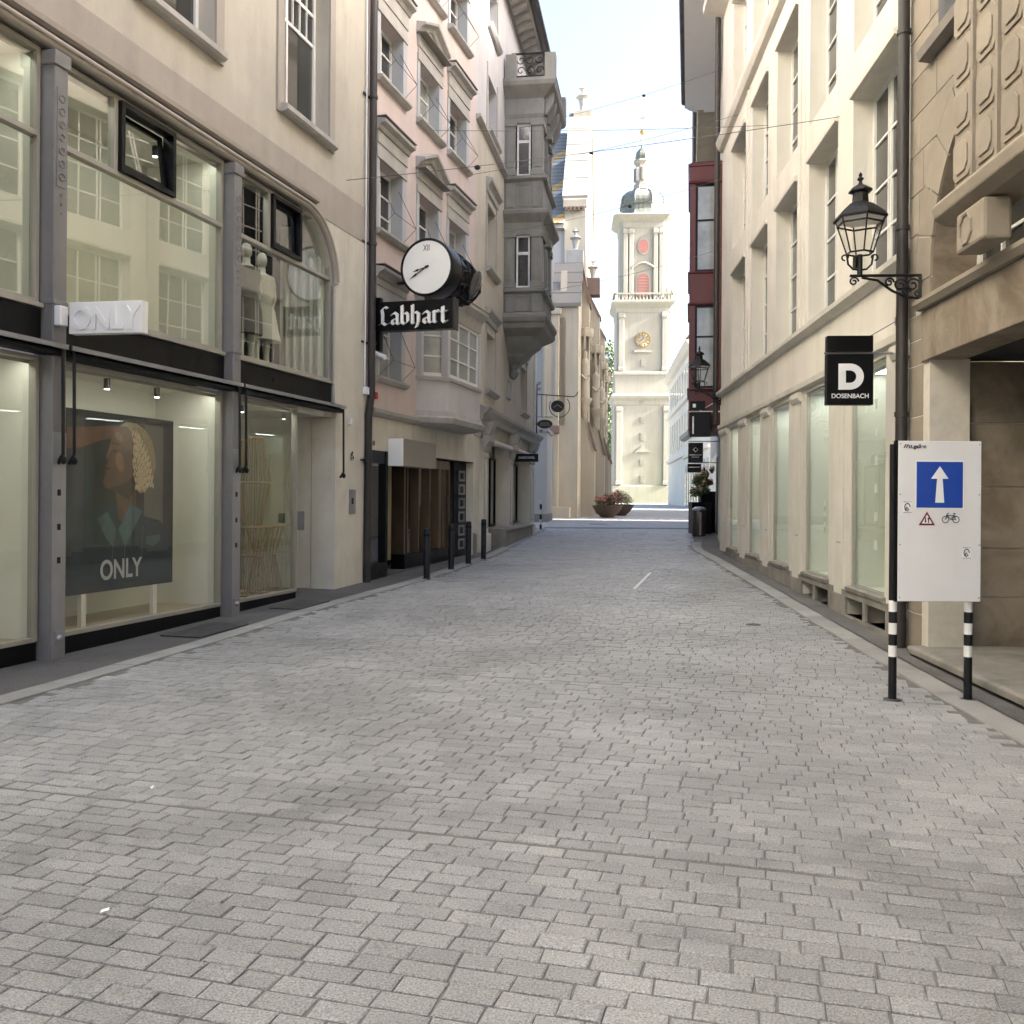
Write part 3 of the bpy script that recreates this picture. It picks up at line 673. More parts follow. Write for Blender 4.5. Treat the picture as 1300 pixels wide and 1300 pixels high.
q = MB(); q.box(8.31, 10.05, .006, .30, 2.16, 2.66); sg_ = thing('shop_sign', FA.W(8.3, 0, 0), -FA.a, 'wide brushed steel sign box over the jeweller shop doorway', 'sign')
bb = MB(); bb.box(.02, 1.75, .012, .30, 2.16, 2.66); bb.build('sign_box', steelsign, sg_, bevel=.006)
bb = MB(); bb.box(-.012, .018, .014, .298, 2.162, 2.658); bb.build('white_side', lit, sg_)
nm = text('house_number', '11', .11, blackp, PK, (.012, 7.60, 2.50), (R(90), 0, R(90)), .004, bold=.004)
MB().box(7.56, 7.66, .0, .09, 3.30, 3.42).build('alarm_box', mat('alarm_red', (.45, .02, .02), .4), PK, bevel=.01)
q = MB(); q.box(7.50, 7.62, .0, .10, 4.02, 4.12); q.tube([(7.56, .08, 4.07), (7.50, .28, 4.0)], .045, 8); q.build('security_camera', white, PK, smooth=40)
MB().mould([(.0, 0), (.09, .0), (.09, .75), (.0, .78)], 13.405, 13.415).build('pier_base', plinth, PK)
MB().box(7.3, 13.4, -9, -1.8, -.2, 16.4).build('house_body', pinkm, PK)
MB().prism([(7.2, 19), (13.6, 19), (13.6, 19.4), (7.2, 19.4)], -.4, .6).build('eaves', darktrim, PK)

# ------------------------------------------------------------------ grey corner house with the stone oriel
GH = house('grey_house', FB, 'grey plastered house with a tall carved stone oriel and classical shop portal')
gw = [(1.5, 2.85), (7.65, 9.05)]
gr_ = [(4.32, 5.75, 6.30), (7.35, 9.0, 9.52), (10.78, 12.2, 12.6), (13.4, 14.6, 14.9)]
gh = [(a, c, z0, z1) for a, c in gw for z0, z1, zc in gr_]
MB().wall(-.02, 11.4, 3.80, 10.42, gh, 0, .4).build('lower_wall', bcream, GH)
MB().wall(-.02, 11.4, 10.56, 15.5, gh, 0, .4).build('upper_wall', greyl, GH)
MB().mould([(-.4, 10.42), (.0, 10.42), (.05, 10.44), (.12, 10.50), (.12, 10.55), (-.4, 10.56)], -.02, 11.4).build('string_course', trimg, GH)
for z0, z1, zc in gr_:
    for i, (a, c) in enumerate(gw):
        w_ = win(GH, 1, a, c, z0, z1, .24, 2, 3, whitefr, .06, .03, panelight if z0 < 7 else pane_m, 1)
        MB().mould([(0, z0-.14), (.08, z0-.12), (.14, z0-.05), (.14, z0), (-.235, z0+.02), (-.235, z0-.03)], a-.12, c+.14).build('sill', trimg, w_)
        if z0 < 10: MB().mould([(0, zc-.34), (.05, zc-.32), (.06, zc-.2), (.16, zc-.08), (.17, zc), (0, zc+.03)], a-.16, c+.18).build('cornice', trimg, w_)
        for q in (a-.14, c+.002): MB().box(q, q+.138, .0, .025, z0, z1+.2).build('jamb', trimg, w_)
MB().mould([(-.4, 15.5), (.05, 15.5), (.12, 15.62), (.55, 15.7), (.62, 15.85), (-.4, 15.9)], -.1, 11.6).build('eaves_cornice', trimg, GH)
for k in range(22):
    MB().mould([(.06, 15.44), (.12, 15.40), (.5, 15.60), (.5, 15.69), (.06, 15.60)], .2+k*.52, .42+k*.52).build('modillion', trimg, GH)
MB().mould([(.60, 15.72), (.72, 15.72), (.80, 15.80), (.80, 15.90), (.60, 15.86)], -.1, 11.7).build('gutter', browniron, GH)
MB().mould([(.62, 15.9), (-5, 20.5), (-10, 15.9)], -.1, 11.6).build('roof', rooftile, GH)
b = MB(); b.box(-.02, 11.4, -9, -.402, 0, 15.5); b.build('house_body', bcream, GH)
# portal
pe = MB().mould([(0, 3.42), (.16, 3.44), (.18, 3.56), (.30, 3.66), (.32, 3.74), (.12, 3.80), (0, 3.80)], .2, 11.45).build('portal_cornice', trimg, GH)
MB().box(.0, 11.4, -.38, .02, 3.05, 3.42).build('portal_frieze', bcream, GH)
for a, c in ((.72, 1.46), (4.95, 5.68), (9.35, 10.35)):
    b = MB(); b.box(a, c, -.36, .10, .28, 3.04); p_ = b.build('pilaster', cpier, GH, bevel=.012)
    b = MB(); b.box(a-.06, c+.06, -.3, .17, .2, .72); b.build('base', cpier, p_, bevel=.02)
    b = MB(); b.mould([(.09, 2.7), (.14, 2.74), (.16, 2.86), (.24, 2.96), (.25, 3.10), (.09, 3.12)], a-.05, c+.05); b.build('capital', trimg, p_)
    b = MB(); b.mould([(.02, 3.13), (.22, 3.13), (.30, 3.30), (.34, 3.44), (.02, 3.44)], a+.12, c-.12); b.build('console', trimg, p_, bevel=.015)
    b = MB(); rect_frame(b, a+.12, c-.12, .85, 2.6, .05, .101, .115); b.build('panel_frame', trimg, p_)
MB().wall(-.02, .718, -.1, 3.05, [], .0, .3).build('portal_pier', cpier, GH)
MB().wall(10.352, 11.4, -.1, 3.05, [], .0, .3).build('portal_pier', cpier, GH)
for a, c in ((1.46, 4.95), (5.68, 9.35)):
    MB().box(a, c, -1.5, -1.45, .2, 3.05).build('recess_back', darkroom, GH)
    MB().box(a, c, -1.45, -.3, .2, .36).build('door_step', plinth, GH)
    for q, mm in ((a+.05, bandstone), (a+1.95, cpier)): MB().box(q, q+.62, -.6, -.35, .36, 2.7).build('reveal_panel', mm, GH, bevel=.01)
    fr_ = MB(); rect_frame(fr_, a+.7, a+1.9, .36, 2.7, .08, -.5, -.42); f_ = fr_.build('shop_door', blackm, GH); pane(f_, a+.78, a+1.82, .44, 2.62, -.46)
    fr_ = MB(); rect_frame(fr_, a+2.6, c-.03, .8, 2.7, .06, -.36, -.3); f_ = fr_.build('shop_window', blackm, GH); pane(f_, a+2.66, c-.09, .86, 2.64, -.33)
    MB().tube([(a+.15, .16, 2.98), (c-.2, .16, 2.98)], .07, 10).build('awning_roll', cpier, GH, smooth=40)
b = MB(); b.mould([(-.2, .05), (.36, .05), (.36, .70), (.40, .72), (.40, .78), (-.2, .80)], 2.75, 8.15); b.build('granite_plinth', plinth, GH, bevel=.015)
q = MB(); rect_frame(q, 4.9, 5.6, 4.45, 4.95, .05, .001, .04); q.box(4.95, 5.55, .001, .02, 4.5, 4.9); q.build('stone_plaque', trimg, GH)
# oriel
s0, s1, pr = 4.22, 6.72, 1.06
def ring(d, taper=0): return [(s0-d+taper, -.1), (s0-d+taper, pr+d-taper*.75), (s1+d-taper, pr+d-taper*.75), (s1+d-taper, -.1)]
OR = MB().loft([(ring(.0), 6.62), (ring(.0), 7.28)]).build('oriel', orielm, GH)
def lev(name, L): return MB().loft([(ring(d), z) for d, z in L]).build(name, orielm, OR)
lev('base_moulding', [(.03, 6.42), (.10, 6.47), (.16, 6.58), (.16, 6.66), (.04, 6.72)])
lev('sill', [(.03, 7.25), (.10, 7.30), (.10, 7.38), (.0, 7.42)])
lev('middle_cornice', [(.0, 9.02), (.03, 9.2), (.06, 9.24), (.20, 9.42), (.21, 9.50), (.04, 9.58)])
lev('middle_panel', [(.02, 9.58), (.02, 10.36)])
lev('upper_sill', [(.04, 10.34), (.12, 10.40), (.12, 10.48), (.0, 10.52)])
lev('entablature', [(.0, 12.10), (.04, 12.2), (.04, 12.62), (.10, 12.68), (.34, 12.88), (.38, 12.98), (.38, 13.06), (.1, 13.10)])
for z0, z1 in ((7.42, 9.02), (10.52, 12.10)):
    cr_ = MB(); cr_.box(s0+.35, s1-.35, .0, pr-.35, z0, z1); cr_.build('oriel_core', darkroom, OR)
    for cs, co_ in ((s0, 0.0), (s0, pr-.30), (s1-.30, pr-.30), (s1-.30, 0.0), (s0+1.1, pr-.2)):
        wd = .30 if cs != s0+1.1 else .28
        b = MB(); b.box(cs, cs+wd, co_, co_+(.30 if cs != s0+1.1 else .2), z0, z1); c_ = b.build('oriel_pilaster', orielm, OR, bevel=.01)
        b = MB(); b.box(cs-.04, cs+wd+.04, co_-.04, co_+.34, z1-.22, z1-.02); b.box(cs-.03, cs+wd+.03, co_-.03, co_+.33, z0, z0+.16); b.box(cs-.025, cs+.0, co_+.06, co_+.24, z0+.22, z1-.3); b.build('capital_and_base', orielm, c_, bevel=.012)
    b = MB(); b.box(s0, s0+.2, .30, pr-.30, z1-.14, z1); b.box(s0+.3, s1-.3, pr-.2, pr, z1-.12, z1); b.build('window_lintel', orielm, OR)
    # side window facing down the street, and front lights
    def ow(sA, sB, oA, oB, side):
        e = MB(); 
        if side:
            e.box(s0+.08, s0+.13, oA, oA+.05, z0, z1-.14); e.box(s0+.08, s0+.13, oB-.05, oB, z0, z1-.14); e.box(s0+.08, s0+.13, oA+.05, oB-.05, z0, z0+.06); e.box(s0+.08, s0+.13, oA+.05, oB-.05, z1-.20, z1-.14); e.box(s0+.075, s0+.135, oA+.05, oB-.05, z0+.92, z0+1.0)
            f_ = e.build('window', whitefr, OR)
            for y0, y1 in ((z0+.06, z0+.92), (z0+1.0, z1-.2)):
                g_ = MB(); g_.box(s0+.10, s0+.106, oA+.05, oB-.05, y0, y1); g_.build('pane', pane_m, f_)
        else:
            rect_frame(e, sA, sB, z0, z1-.12, .05, pr-.13, pr-.08); f_ = e.build('window', whitefr, OR); g_ = MB(); g_.box(sA+.05, sB-.05, pr-.11, pr-.10, z0+.05, z1-.17); g_.build('pane', pane_m, f_)
    ow(0, 0, .34, pr-.34, True); ow(s0+.32, s0+1.08, 0, 0, False); ow(s0+1.4, s1-.32, 0, 0, False)
for z0, z1 in ((6.76, 7.2), (9.66, 10.28)):
    b = MB()
    for o0, o1 in ((.34, pr-.34),):
        b.box(s0-.035, s0+.01, o0, o0+.04, z0, z1); b.box(s0-.035, s0+.01, o1-.04, o1, z0, z1); b.box(s0-.035, s0+.01, o0+.04, o1-.04, z0, z0+.04); b.box(s0-.035, s0+.01, o0+.04, o1-.04, z1-.04, z1)
    b.build('panel_moulding', orielm, OR)
    for o0 in (.04, pr-.28):
        b = MB(); b.box(s0-.05, s0+.01, o0, o0+.24, z0-.04, z1+.04); b.build('pedestal', orielm, OR, bevel=.02)
b = MB().loft([(ring(.12), 6.42), (ring(.10, .05), 6.30), (ring(.0, .30), 6.12), (ring(.0, .36), 6.02), (ring(.0, .75), 5.72), (ring(.0, .80), 5.62), (ring(0, 1.02), 5.45)]).build('corbel', orielm, OR, smooth=25)
MB().lathe([(.02, 5.02), (.10, 5.08), (.16, 5.2), (.10, 5.3), (.2, 5.42), (.22, 5.5)], 12, (s0+1.25, .12)).build('pendant', orielm, OR, smooth=40)
for s in (s0+.1, s0+.75, s0+1.5, s0+2.15):
    MB().mould([(pr+.04, 12.2), (pr+.10, 12.2), (pr+.26, 12.5), (pr+.30, 12.80), (pr+.04, 12.80)], s, s+.2).build('bracket', orielm, OR, bevel=.02)
for q in ((s0-.25, .1), (s0-.25, pr+.12), (s1+.2, pr+.12)): MB().box(q[0], q[0]+.3, q[1]-.05, q[1]+.25, 13.1, 13.78).build('balcony_pier', orielm, OR, bevel=.02)
ri = MB(); ri.tube([(s0-.12, .2, 13.82), (s0-.12, pr+.2, 13.82), (s1+.3, pr+.2, 13.82)], .03, 6); ri.tube([(s0-.12, .2, 13.2), (s0-.12, pr+.2, 13.2), (s1+.3, pr+.2, 13.2)], .02, 6)
for k in range(3):
    o = .46+.26*k
    for a0 in (0, 1): ri.tube([(s0-.12, o+.12*math.cos(t*.52+a0*3.14)*(1-t/16), 13.5+(.15 if a0 else -.15)+.13*math.sin(t*.52+a0*3.14)*(1-t/16)) for t in range(13)], .014, 5)
for k in range(9): s = s0+.3*k; ri.tube([(s, pr+.2, 13.2), (s, pr+.2, 13.82)], .014, 5)
ri.build('balcony_railing', blackiron, OR)
# quoins at the far end
for k in range(22): MB().box(11.02-.12*(k % 2), 11.42, -.05, .03, 3.9+.3*k, 4.18+.3*k).build('quoin', cpier, GH, bevel=.01)

# ------------------------------------------------------------------ cream store, right
ST = house('store_building', FC, 'cream plastered store with deep set tall windows and stone piers')
UP = [(.39, 2.13), (2.86, 4.50), (5.31, 6.95), (7.76, 9.40), (10.21, 11.95)]
GW = [(.74, 2.13), (3.23, 4.62), (5.80, 7.12), (8.35, 9.55), (10.93, 12.13)]
fl = [(4.34, 6.82), (7.40, 9.72)]
ch = [(a, c, z0, z1) for a, c in UP for z0, z1 in fl]+[(a, c, 11.0, 13.2) for a, c in UP]
MB(-1).wall(-.02, 13.55, 4.22, 14.0, ch, 0, .35).build('wall', ccream, ST)
MB(-1).wall(-.02, 13.55, 3.42, 4.218, [], .015, .35).build('frieze', ccream, ST)
MB(-1).wall(-.02, 13.55, -.2, 3.418, [(a, c, .46, 3.27) for a, c in GW]+[h for a, c in GW[:2] for h in ((a-.12, (a+c)/2-.06, .10, .33), ((a+c)/2+.06, c+.12, .10, .33))], .0, .33).build('ground_wall', cpier, ST)
MB(-1).mould([(.0, 4.12), (.06, 4.14), (.13, 4.20), (.14, 4.26), (.02, 4.32), (0, 4.32)], -.02, 13.6).build('string_course', ccream, ST)
MB(-1).mould([(.0, 3.33), (.07, 3.36), (.08, 3.44), (.0, 3.46)], -.02, 13.6).build('lower_string', cpier, ST)
MB(-1).mould([(0, 10.30), (.10, 10.34), (.16, 10.46), (.17, 10.54), (0, 10.60)], -.02, 13.6).build('upper_cornice', ccream, ST)
MB(-1).mould([(-.35, 13.6), (.1, 13.7), (.5, 13.8), (.5, 14.0), (-.35, 14.0)], -.1, 13.6).build('eaves', ccream, ST)
b = MB(-1); b.box(-.02, 13.55, -8, -.352, 3.5, 13.9); b.build('house_body', ccream, ST)
for z0, z1 in fl+[(11.0, 13.2)]:
    for a, c in UP:
        w_ = win(ST, -1, a, c, z0, z1, .25, [.30, .60, .66], 4, whitefr, .06, .028, pane_m, None)
        MB(-1).mould([(.0, z1), (.05, z1+.01), (.06, z1+.07), (0, z1+.10)], a-.02, c+.02).build('hood', ccream, w_)
        MB(-1).mould([(-.25, z0+.001), (.0, z0-.01), (.001, z0+.004), (-.25, z0+.03)], a+.002, c-.002).build('sill', ccream, w_)
MB(-1).mould([(.45, 14.01), (-4.2, 18.6), (-8.6, 14.01)], 5.2, 13.55).build('roof', rooftile, ST)  # unseen roof added over the far bays to keep sun off the pink house
# fine pilaster strips between the upper windows
for i in range(5):
    a = UP[i][1]+.14; c = (UP[i+1][0] if i < 4 else 12.7)-.14
    if i in (1, 3):
        for q in (a+.1, c-.16): MB(-1).box(q, q+.06, .0, .02, 4.33, 10.3).build('pilaster_strip', ccream, ST)
for i, (a, c) in enumerate(GW):
    f = MB(-1); rect_frame(f, a, c, .47, 3.26, .03, -.07, -.015); w_ = f.build('shop_window', alum, ST)
    pane(w_, a+.03, c-.03, .50, 3.23, -.04, storeglass, 'pane', -1)
    MB(-1).mould([(-.1, .42), (.05, .42), (.06, .47), (-.1, .50)], a-.05, c+.05).build('sill', plinth, w_)
    b = MB(-1); P = b.p
    for q in ([(a+.002, -.08), (a+.002, -1.3)], [(a, -1.3), (c, -1.3)], [(c-.002, -.08), (c-.002, -1.3)]):
        b.add([P(*q[0], .45), P(*q[1], .45), P(*q[1], 3.3), P(*q[0], 3.3)], [(0, 1, 2, 3)])
    b.add([P(a, -.17, .47), P(c, -.17, .47), P(c, -1.3, .47), P(a, -1.3, .47)], [(0, 1, 2, 3)]); b.add([P(a, -.17, 3.29), P(c, -.17, 3.29), P(c, -1.3, 3.29), P(a, -1.3, 3.29)], [(0, 1, 2, 3)])
    b.build('display_box', roomw, w_)
    l_ = MB(-1); l_.box(a+.1, c-.1, -.45, -.25, 3.235, 3.289); l_ = l_.build('fill_strip', white, w_); MB(-1).box(a+.12, c-.12, -.43, -.27, 3.228, 3.2345).build('fill_tube', store_glow, l_)  # hidden fill light added to brighten the display box
    if i == 0:
        for k in range(6): 
            z = .95+.36*k
            sh = MB(-1); sh.box(a+.5, a+1.0, -.6, -.35, z, z+.012); sh.build('shelf', steel, w_)
            c_ = MB(-1); c_.ell((a+.75, -.45, z+.05), (.13, .05, .045)); c_.ell((a+.84, -.45, z+.10), (.05, .045, .06)); c_.build('shoe', manne if k % 2 else blackm, w_, smooth=60)
            t_ = MB(-1); t_.box(a+1.05, a+1.17, -.24, -.235, z+.02, z+.14); t_.build('price_card', white, w_)
    elif i < 4:
        b = MB(-1); b.box(a+.3, a+.75, -1.28, -1.2, 1.2, 1.6); b.box(a+.3, a+.75, -1.28, -1.2, 2.2, 2.9); b.build('display_picture', bandstone, w_)
    # plinth under the window
    pl = MB(-1)
    if i < 2:
        m_ = (a+c)/2; pl.wall(a-.32, c+.3, -.12, .418, [(a-.12, m_-.06, .10, .33), (m_+.06, c+.12, .10, .33)], .03, .24)
        p_ = pl.build('vent_plinth', plinth, ST); MB(-1).box(a-.13, c+.13, -.35, -.332, .08, .35).build('vent_dark', blackm, p_)
        for k in range(2):
            for g_ in range(5): 
                x0 = (a-.1 if k == 0 else m_+.08)+.14*g_
    else: pl.box(a-.3, c+.3, -.05, .03, -.12, .418); pl.build('plinth_block', plinth, ST, bevel=.008)
piers = [(0.0, .42)]+[(GW[i][1]+.32, GW[i+1][0]-.34) for i in range(4)]+[(12.46, 13.5)]
for a, c in piers:
    b = MB(-1); b.box(a, c, .0, .012, -.1, 3.2); p_ = b.build('pier', cpier, ST, bevel=.008)
    MB(-1).box(a-.012, c+.012, .002, .03, -.1, .34).build('pier_base', plinth, p_, bevel=.006)
    MB(-1).mould([(.0, 3.16), (.03, 3.17), (.06, 3.24), (.06, 3.32), (0, 3.33)], a-.05, c+.05).build('capital', cpier, p_)
    MB(-1).box(a+.1, a+.3, .012, .02, 1.02, 1.04).build('metal_mark', alum, p_)
dp = MB(-1); dp.tube([(-.06, .09, 15), (-.06, .09, .02)], .062, 12)
for z in (12, 9, 6.6, 4.5, 2.5, .5): dp.tube([(-.06, .09, z), (-.06, .09, z+.05)], .074, 12)
dp.build('downpipe', browniron, ST, smooth=40)
dp = MB(-1); dp.tube([(13.62, .12, 15), (13.62, .12, 3.5)], .07, 10); dp.build('downpipe', browniron, ST, smooth=40)

# ------------------------------------------------------------------ sandstone building at the right edge
SB = house('sandstone_building', FC, 'sandstone block building with arched window and dark passage entrance')
b = MB(-1); b.box(-.62, -.02, -.40, -.005, -.2, 14); b.box(-12, -.62, -.40, -.005, 6.2, 14); b.build('backing_wall', mortar, SB)
cx, cz, r0 = -2.15, 3.62, 1.52                           # arched window: centre, spring, radius
def ring_s(z):                                            # outer edge of the voussoir ring, near side
    d = z-(cz+.25); rr = r0+.42
    return cx+math.sqrt(max(0, rr*rr-d*d)) if 0 <= d < rr else (cx+rr if d < 0 else None)
zc_ = [-.1, .42, .93, 1.45, 1.96, 2.48, 3.02]
for i in range(len(zc_)-1): MB(-1).box(-.445, -.022, -.30, .0, zc_[i]+.005, zc_[i+1]-.005).build('stone', sandst, SB, bevel=.006)
MB(-1).box(-12, -.452, -.35, .03, 3.03, 3.545).build('lintel', sandorange, SB, bevel=.01)
MB(-1).box(-.448, -.022, -.30, .0, 3.025, 3.28).build('stone', sandst, SB, bevel=.006)
MB(-1).box(-.448, -.022, -.30, .0, 3.29, 3.545).build('stone', sandst, SB, bevel=.006)
MB(-1).mould([(-.30, 3.55), (.08, 3.55), (.12, 3.60), (.12, 3.64), (-.30, 3.68)], -12, -.46).build('window_ledge', sandst, SB)
zz = [3.552, 3.98, 4.40, 4.83, 5.25, 5.66, 6.05, 6.48, 6.92, 7.4, 7.9, 8.4]
for j in range(len(zz)-1):
    z0, z1 = zz[j]+.005, zz[j+1]-.005
    e0 = [ring_s(z0+(z1-z0)*k/4) for k in range(5)]
    if all(x is not None for x in e0):
        far = [(x+.006, z0+(z1-z0)*k/4) for k, x in enumerate(e0)]
        if min(e0) < -.45:
            mid = -.32-.1*(j % 2)
            MB(-1).prism([(-.022, z0), (mid+.005, z0), (mid+.005, z1), (-.022, z1)], -.3, random.uniform(0, .008)).build('stone', sandst, SB, bevel=.005)
            MB(-1).prism([(mid-.005, z0)]+far+[(mid-.005, z1)] if far[0][0] < mid-.01 else [(mid-.005, z0), (mid-.006, z1), (mid-.3, z1)], -.3, random.uniform(0, .008)).build('stone', sandst, SB)
        else: MB(-1).prism([(-.022, z0)]+far+[(-.022, z1)], -.3, random.uniform(0, .008)).build('stone', sandst, SB)
    else:
        s = -.022
        while s > -7:
            L_ = random.uniform(.45, .85); MB(-1).box(s-L_+.01, s, -.3, random.uniform(0, .008), z0, z1).build('stone', sandst, SB, bevel=.005); s -= L_
for k in range(12):
    a0, a1 = 180*k/12+.35, 180*(k+1)/12-.35; ccz = cz+.25
    q = [(cx+r_*math.cos(R(a)), ccz+r_*math.sin(R(a))) for r_, a in [(r0, a0+(a1-a0)*t/3) for t in range(4)]+[(r0+.41, a1+(a0-a1)*t/3) for t in range(4)]]
    MB(-1).prism(q, -.34, .006).build('voussoir', sandst, SB)
for sgn in (1,):
    MB(-1).box(cx+r0, cx+r0+.41, -.34, .006, 3.655, 3.865).build('stone', sandst, SB)
q = [(cx+(r0-.002)*math.cos(R(a)), cz+.25+(r0-.002)*math.sin(R(a))) for a in range(0, 181, 6)]
rv = MB(-1); n = len(q); P = rv.p
pts_ = [(cx+r0-.002, 3.66)]+q+[(cx-r0, 3.66)]
rv.add([P(s, -.02, z) for s, z in pts_]+[P(s, -.55, z) for s, z in pts_], [(i, i+1, i+1+len(pts_), i+len(pts_)) for i in range(len(pts_)-1)]); rv.build('arch_reveal', sandorange, SB)
w_ = win(SB, -1, cx-r0, cx+r0, 3.66, 5.45, .45, 6, 4, whitefr, .08, .03, pane_m, 3)
# passage: veined sandstone slabs on its side wall, each slab its own piece
for j, (z0, z1) in enumerate(((.0, .62), (.62, 1.12), (1.12, 1.75), (1.75, 2.40), (2.40, 3.03))):
    for o0, o1 in ((-.42, -.06), (-1.75, -.43), (-3.1, -1.76)):
        MB(-1).box(-.47, -.449, o0+.004, o1-.002, z0+.005, z1-.004).build('slab', sandorange if o0 < -.5 else sandst, SB)
MB(-1).box(-.449, -.446, -3.2, -.3, 0, 3.03).build('slab_mortar', mortar, SB)
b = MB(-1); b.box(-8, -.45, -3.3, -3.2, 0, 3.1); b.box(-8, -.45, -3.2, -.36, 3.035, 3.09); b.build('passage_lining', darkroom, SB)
MB(-1).box(-4.2, -3.7, -.5, -.02, -.1, 3.03).build('stone', sandst, SB)
MB(-1).mould([(-3.2, .04), (.16, .04), (.16, .10), (.12, .115), (-3.2, .14)], -3.68, -.50).build('entrance_step', plinth, SB, bevel=.01)
# upper window ledge and dark opening
MB(-1).mould([(.0, 6.05), (.12, 6.07), (.14, 6.16), (.02, 6.2)], -2.6, -.58).build('upper_ledge', darktrim, SB)
MB(-1).box(-2.4, -.85, .0085, .02, 6.3, 8.2).build('upper_window', pane_m, SB)
# carved oriel
oc = MB(-1); oc.box(-4.6, -1.94, .009, .27, 4.28, 9); oc = oc.build('carved_oriel', sandorange, SB)
MB(-1).mould([(.01, 4.02), (.30, 4.04), (.40, 4.10), (.42, 4.2), (.36, 4.26), (.30, 4.30), (.01, 4.30)], -4.7, -1.80).build('oriel_base', sandst, oc, bevel=.015)
MB(-1).box(-2.75, -2.2, .13, .36, 3.68, 4.02).build('corbel_block', sandst, oc, bevel=.03)
cp_ = MB(-1); cp_.tube([(-2.42+.12*math.cos(R(45*k+22)), .365, 3.85+.13*math.sin(R(45*k+22))) for k in range(8)], .014, 5, True); cp_.build('corbel_relief', sandst, oc)
def octpanel(sc_, z0, w_, h):
    b = MB(-1)
    for g, (o0, o1) in ((0, (.27, .285)), (.05, (.285, .30))):
        a, c_, e, f_ = sc_-w_/2+g, sc_+w_/2-g, z0+g, z0+h-g; k = .055
        b.prism([(a+k, e), (c_-k, e), (c_, e+k), (c_, f_-k), (c_-k, f_), (a+k, f_), (a, f_-k), (a, e+k)], o0-.001*g, o1)
    b.build('carved_panel', sandst, oc, bevel=.008)
for col_ in range(4):
    for k in range(10): octpanel(-2.12-.47*col_, 4.36+.42*k, .37, .37)
for col_ in range(4): MB(-1).box(-2.38-.47*col_, -2.33-.47*col_, .271, .30, 4.3, 9).build('rib', sandst, oc)
b = MB(-1); b.box(-34, -4.2, -.3, 0, -.2, 14); b.build('near_wall', sandst, SB)
MB(-1).box(-34, -.05, -9, -.62, 3.12, 13.9).build('house_body', sandst, SB)
MB(-1).box(-34, -.05, -9, -3.4, -.2, 3.11).build('rear_block', sandst, SB)

# ------------------------------------------------------------------ house with the red oriel beyond the store
RH = house('oriel_house', FD, 'pale house with an oxblood red timber oriel and deep white eaves')
b = MB(-1); b.box(-.2, 7.2, -8, 0, 0, 14.4); b.build('wall', palepier, RH)
SO = 2.10
o_ = .90; s1_ = SO+2.6
def rr_(d): return [(SO-d, 0), (SO-d, o_+d), (s1_+d, o_+d), (s1_+d, 0)]
RO = MB(-1).loft([(rr_(0), 3.5), (rr_(0), 4.62)]).build('red_oriel', redor, RH)
MB(-1).loft([(rr_(0), 7.05), (rr_(0), 7.85)]).build('middle_panel', redor, RO)
MB(-1).loft([(rr_(0), 10.42), (rr_(.02), 10.80), (rr_(.05), 10.82), (rr_(.05), 10.88), (rr_(-.1), 10.98)]).build('top_panel', redor, RO)
for z in (4.64, 7.0, 7.87, 10.36): MB(-1).loft([(rr_(.02), z-.03), (rr_(.045), z), (rr_(.02), z+.04)]).build('moulding', redor, RO)
for z0, z1 in ((3.55, 4.58), (7.1, 7.8), (10.45, 10.76)):
    for k in range(12): MB(-1).box(SO-.012, SO+.002, .04+.072*k, .085+.072*k, z0, z1).build('batten', redor, RO)
for z0, z1 in ((4.68, 6.97), (7.91, 10.33)):
    for cs, co_ in ((SO, 0), (SO, o_-.16), (s1_-.16, o_-.16), (s1_-.16, 0), (SO+1.2, o_-.16)): MB(-1).box(cs, cs+.16, co_, co_+.16, z0, z1).build('oriel_post', redor, RO)
    f = MB(-1); f.box(SO+.05, SO+.10, .16, .22, z0, z1); f.box(SO+.05, SO+.10, o_-.22, o_-.16, z0, z1); f.box(SO+.05, SO+.10, .22, o_-.22, z0, z0+.06); f.box(SO+.05, SO+.10, .22, o_-.22, z1-.06, z1); f.box(SO+.05, SO+.10, .22, o_-.22, z0+1.4, z0+1.45)
    f_ = f.build('window', blackm, RO)
    for y0, y1 in ((z0+.06, z0+1.4), (z0+1.45, z1-.06)):
        g_ = MB(-1); g_.box(SO+.07, SO+.076, .22, o_-.22, y0, y1); g_.build('pane', panelight, f_)
    g_ = MB(-1); g_.box(SO+.16, s1_-.16, o_-.1, o_-.09, z0, z1); g_.build('front_glazing', pane_m, RO)
MB(-1).plan([(-.3, -.3), (-.3, 1.08), (6.6, 1.08)]+[(6.6+.6*math.sin(R(a)), .48+.6*math.cos(R(a))) for a in range(10, 91, 10)]+[(7.2, -.3)], 14.35, 14.5).build('eaves_soffit', white, RH)
MB(-1).tube([(-.3, 1.12, 14.5), (6.7, 1.12, 14.5)], .09, 8).build('gutter', browniron, RH, smooth=40)
MB(-1).mould([(1.1, 14.52), (-3.8, 22), (-8.5, 14.52)], -.3, 7.2).build('roof', rooftile, RH)  # ridge raised out of view so the roof shades the grey house
for a in (.1, 4.9): MB(-1).box(a, a+1.6, .002, .02, .5, 2.9).build('shopfront', blackm, RH)

# ------------------------------------------------------------------ church: gabled front facing the square, seen edge on
CH = house('church', FE, 'pale sandstone gothic church with stepped gable wall, buttresses and patterned tile roof', 'church')
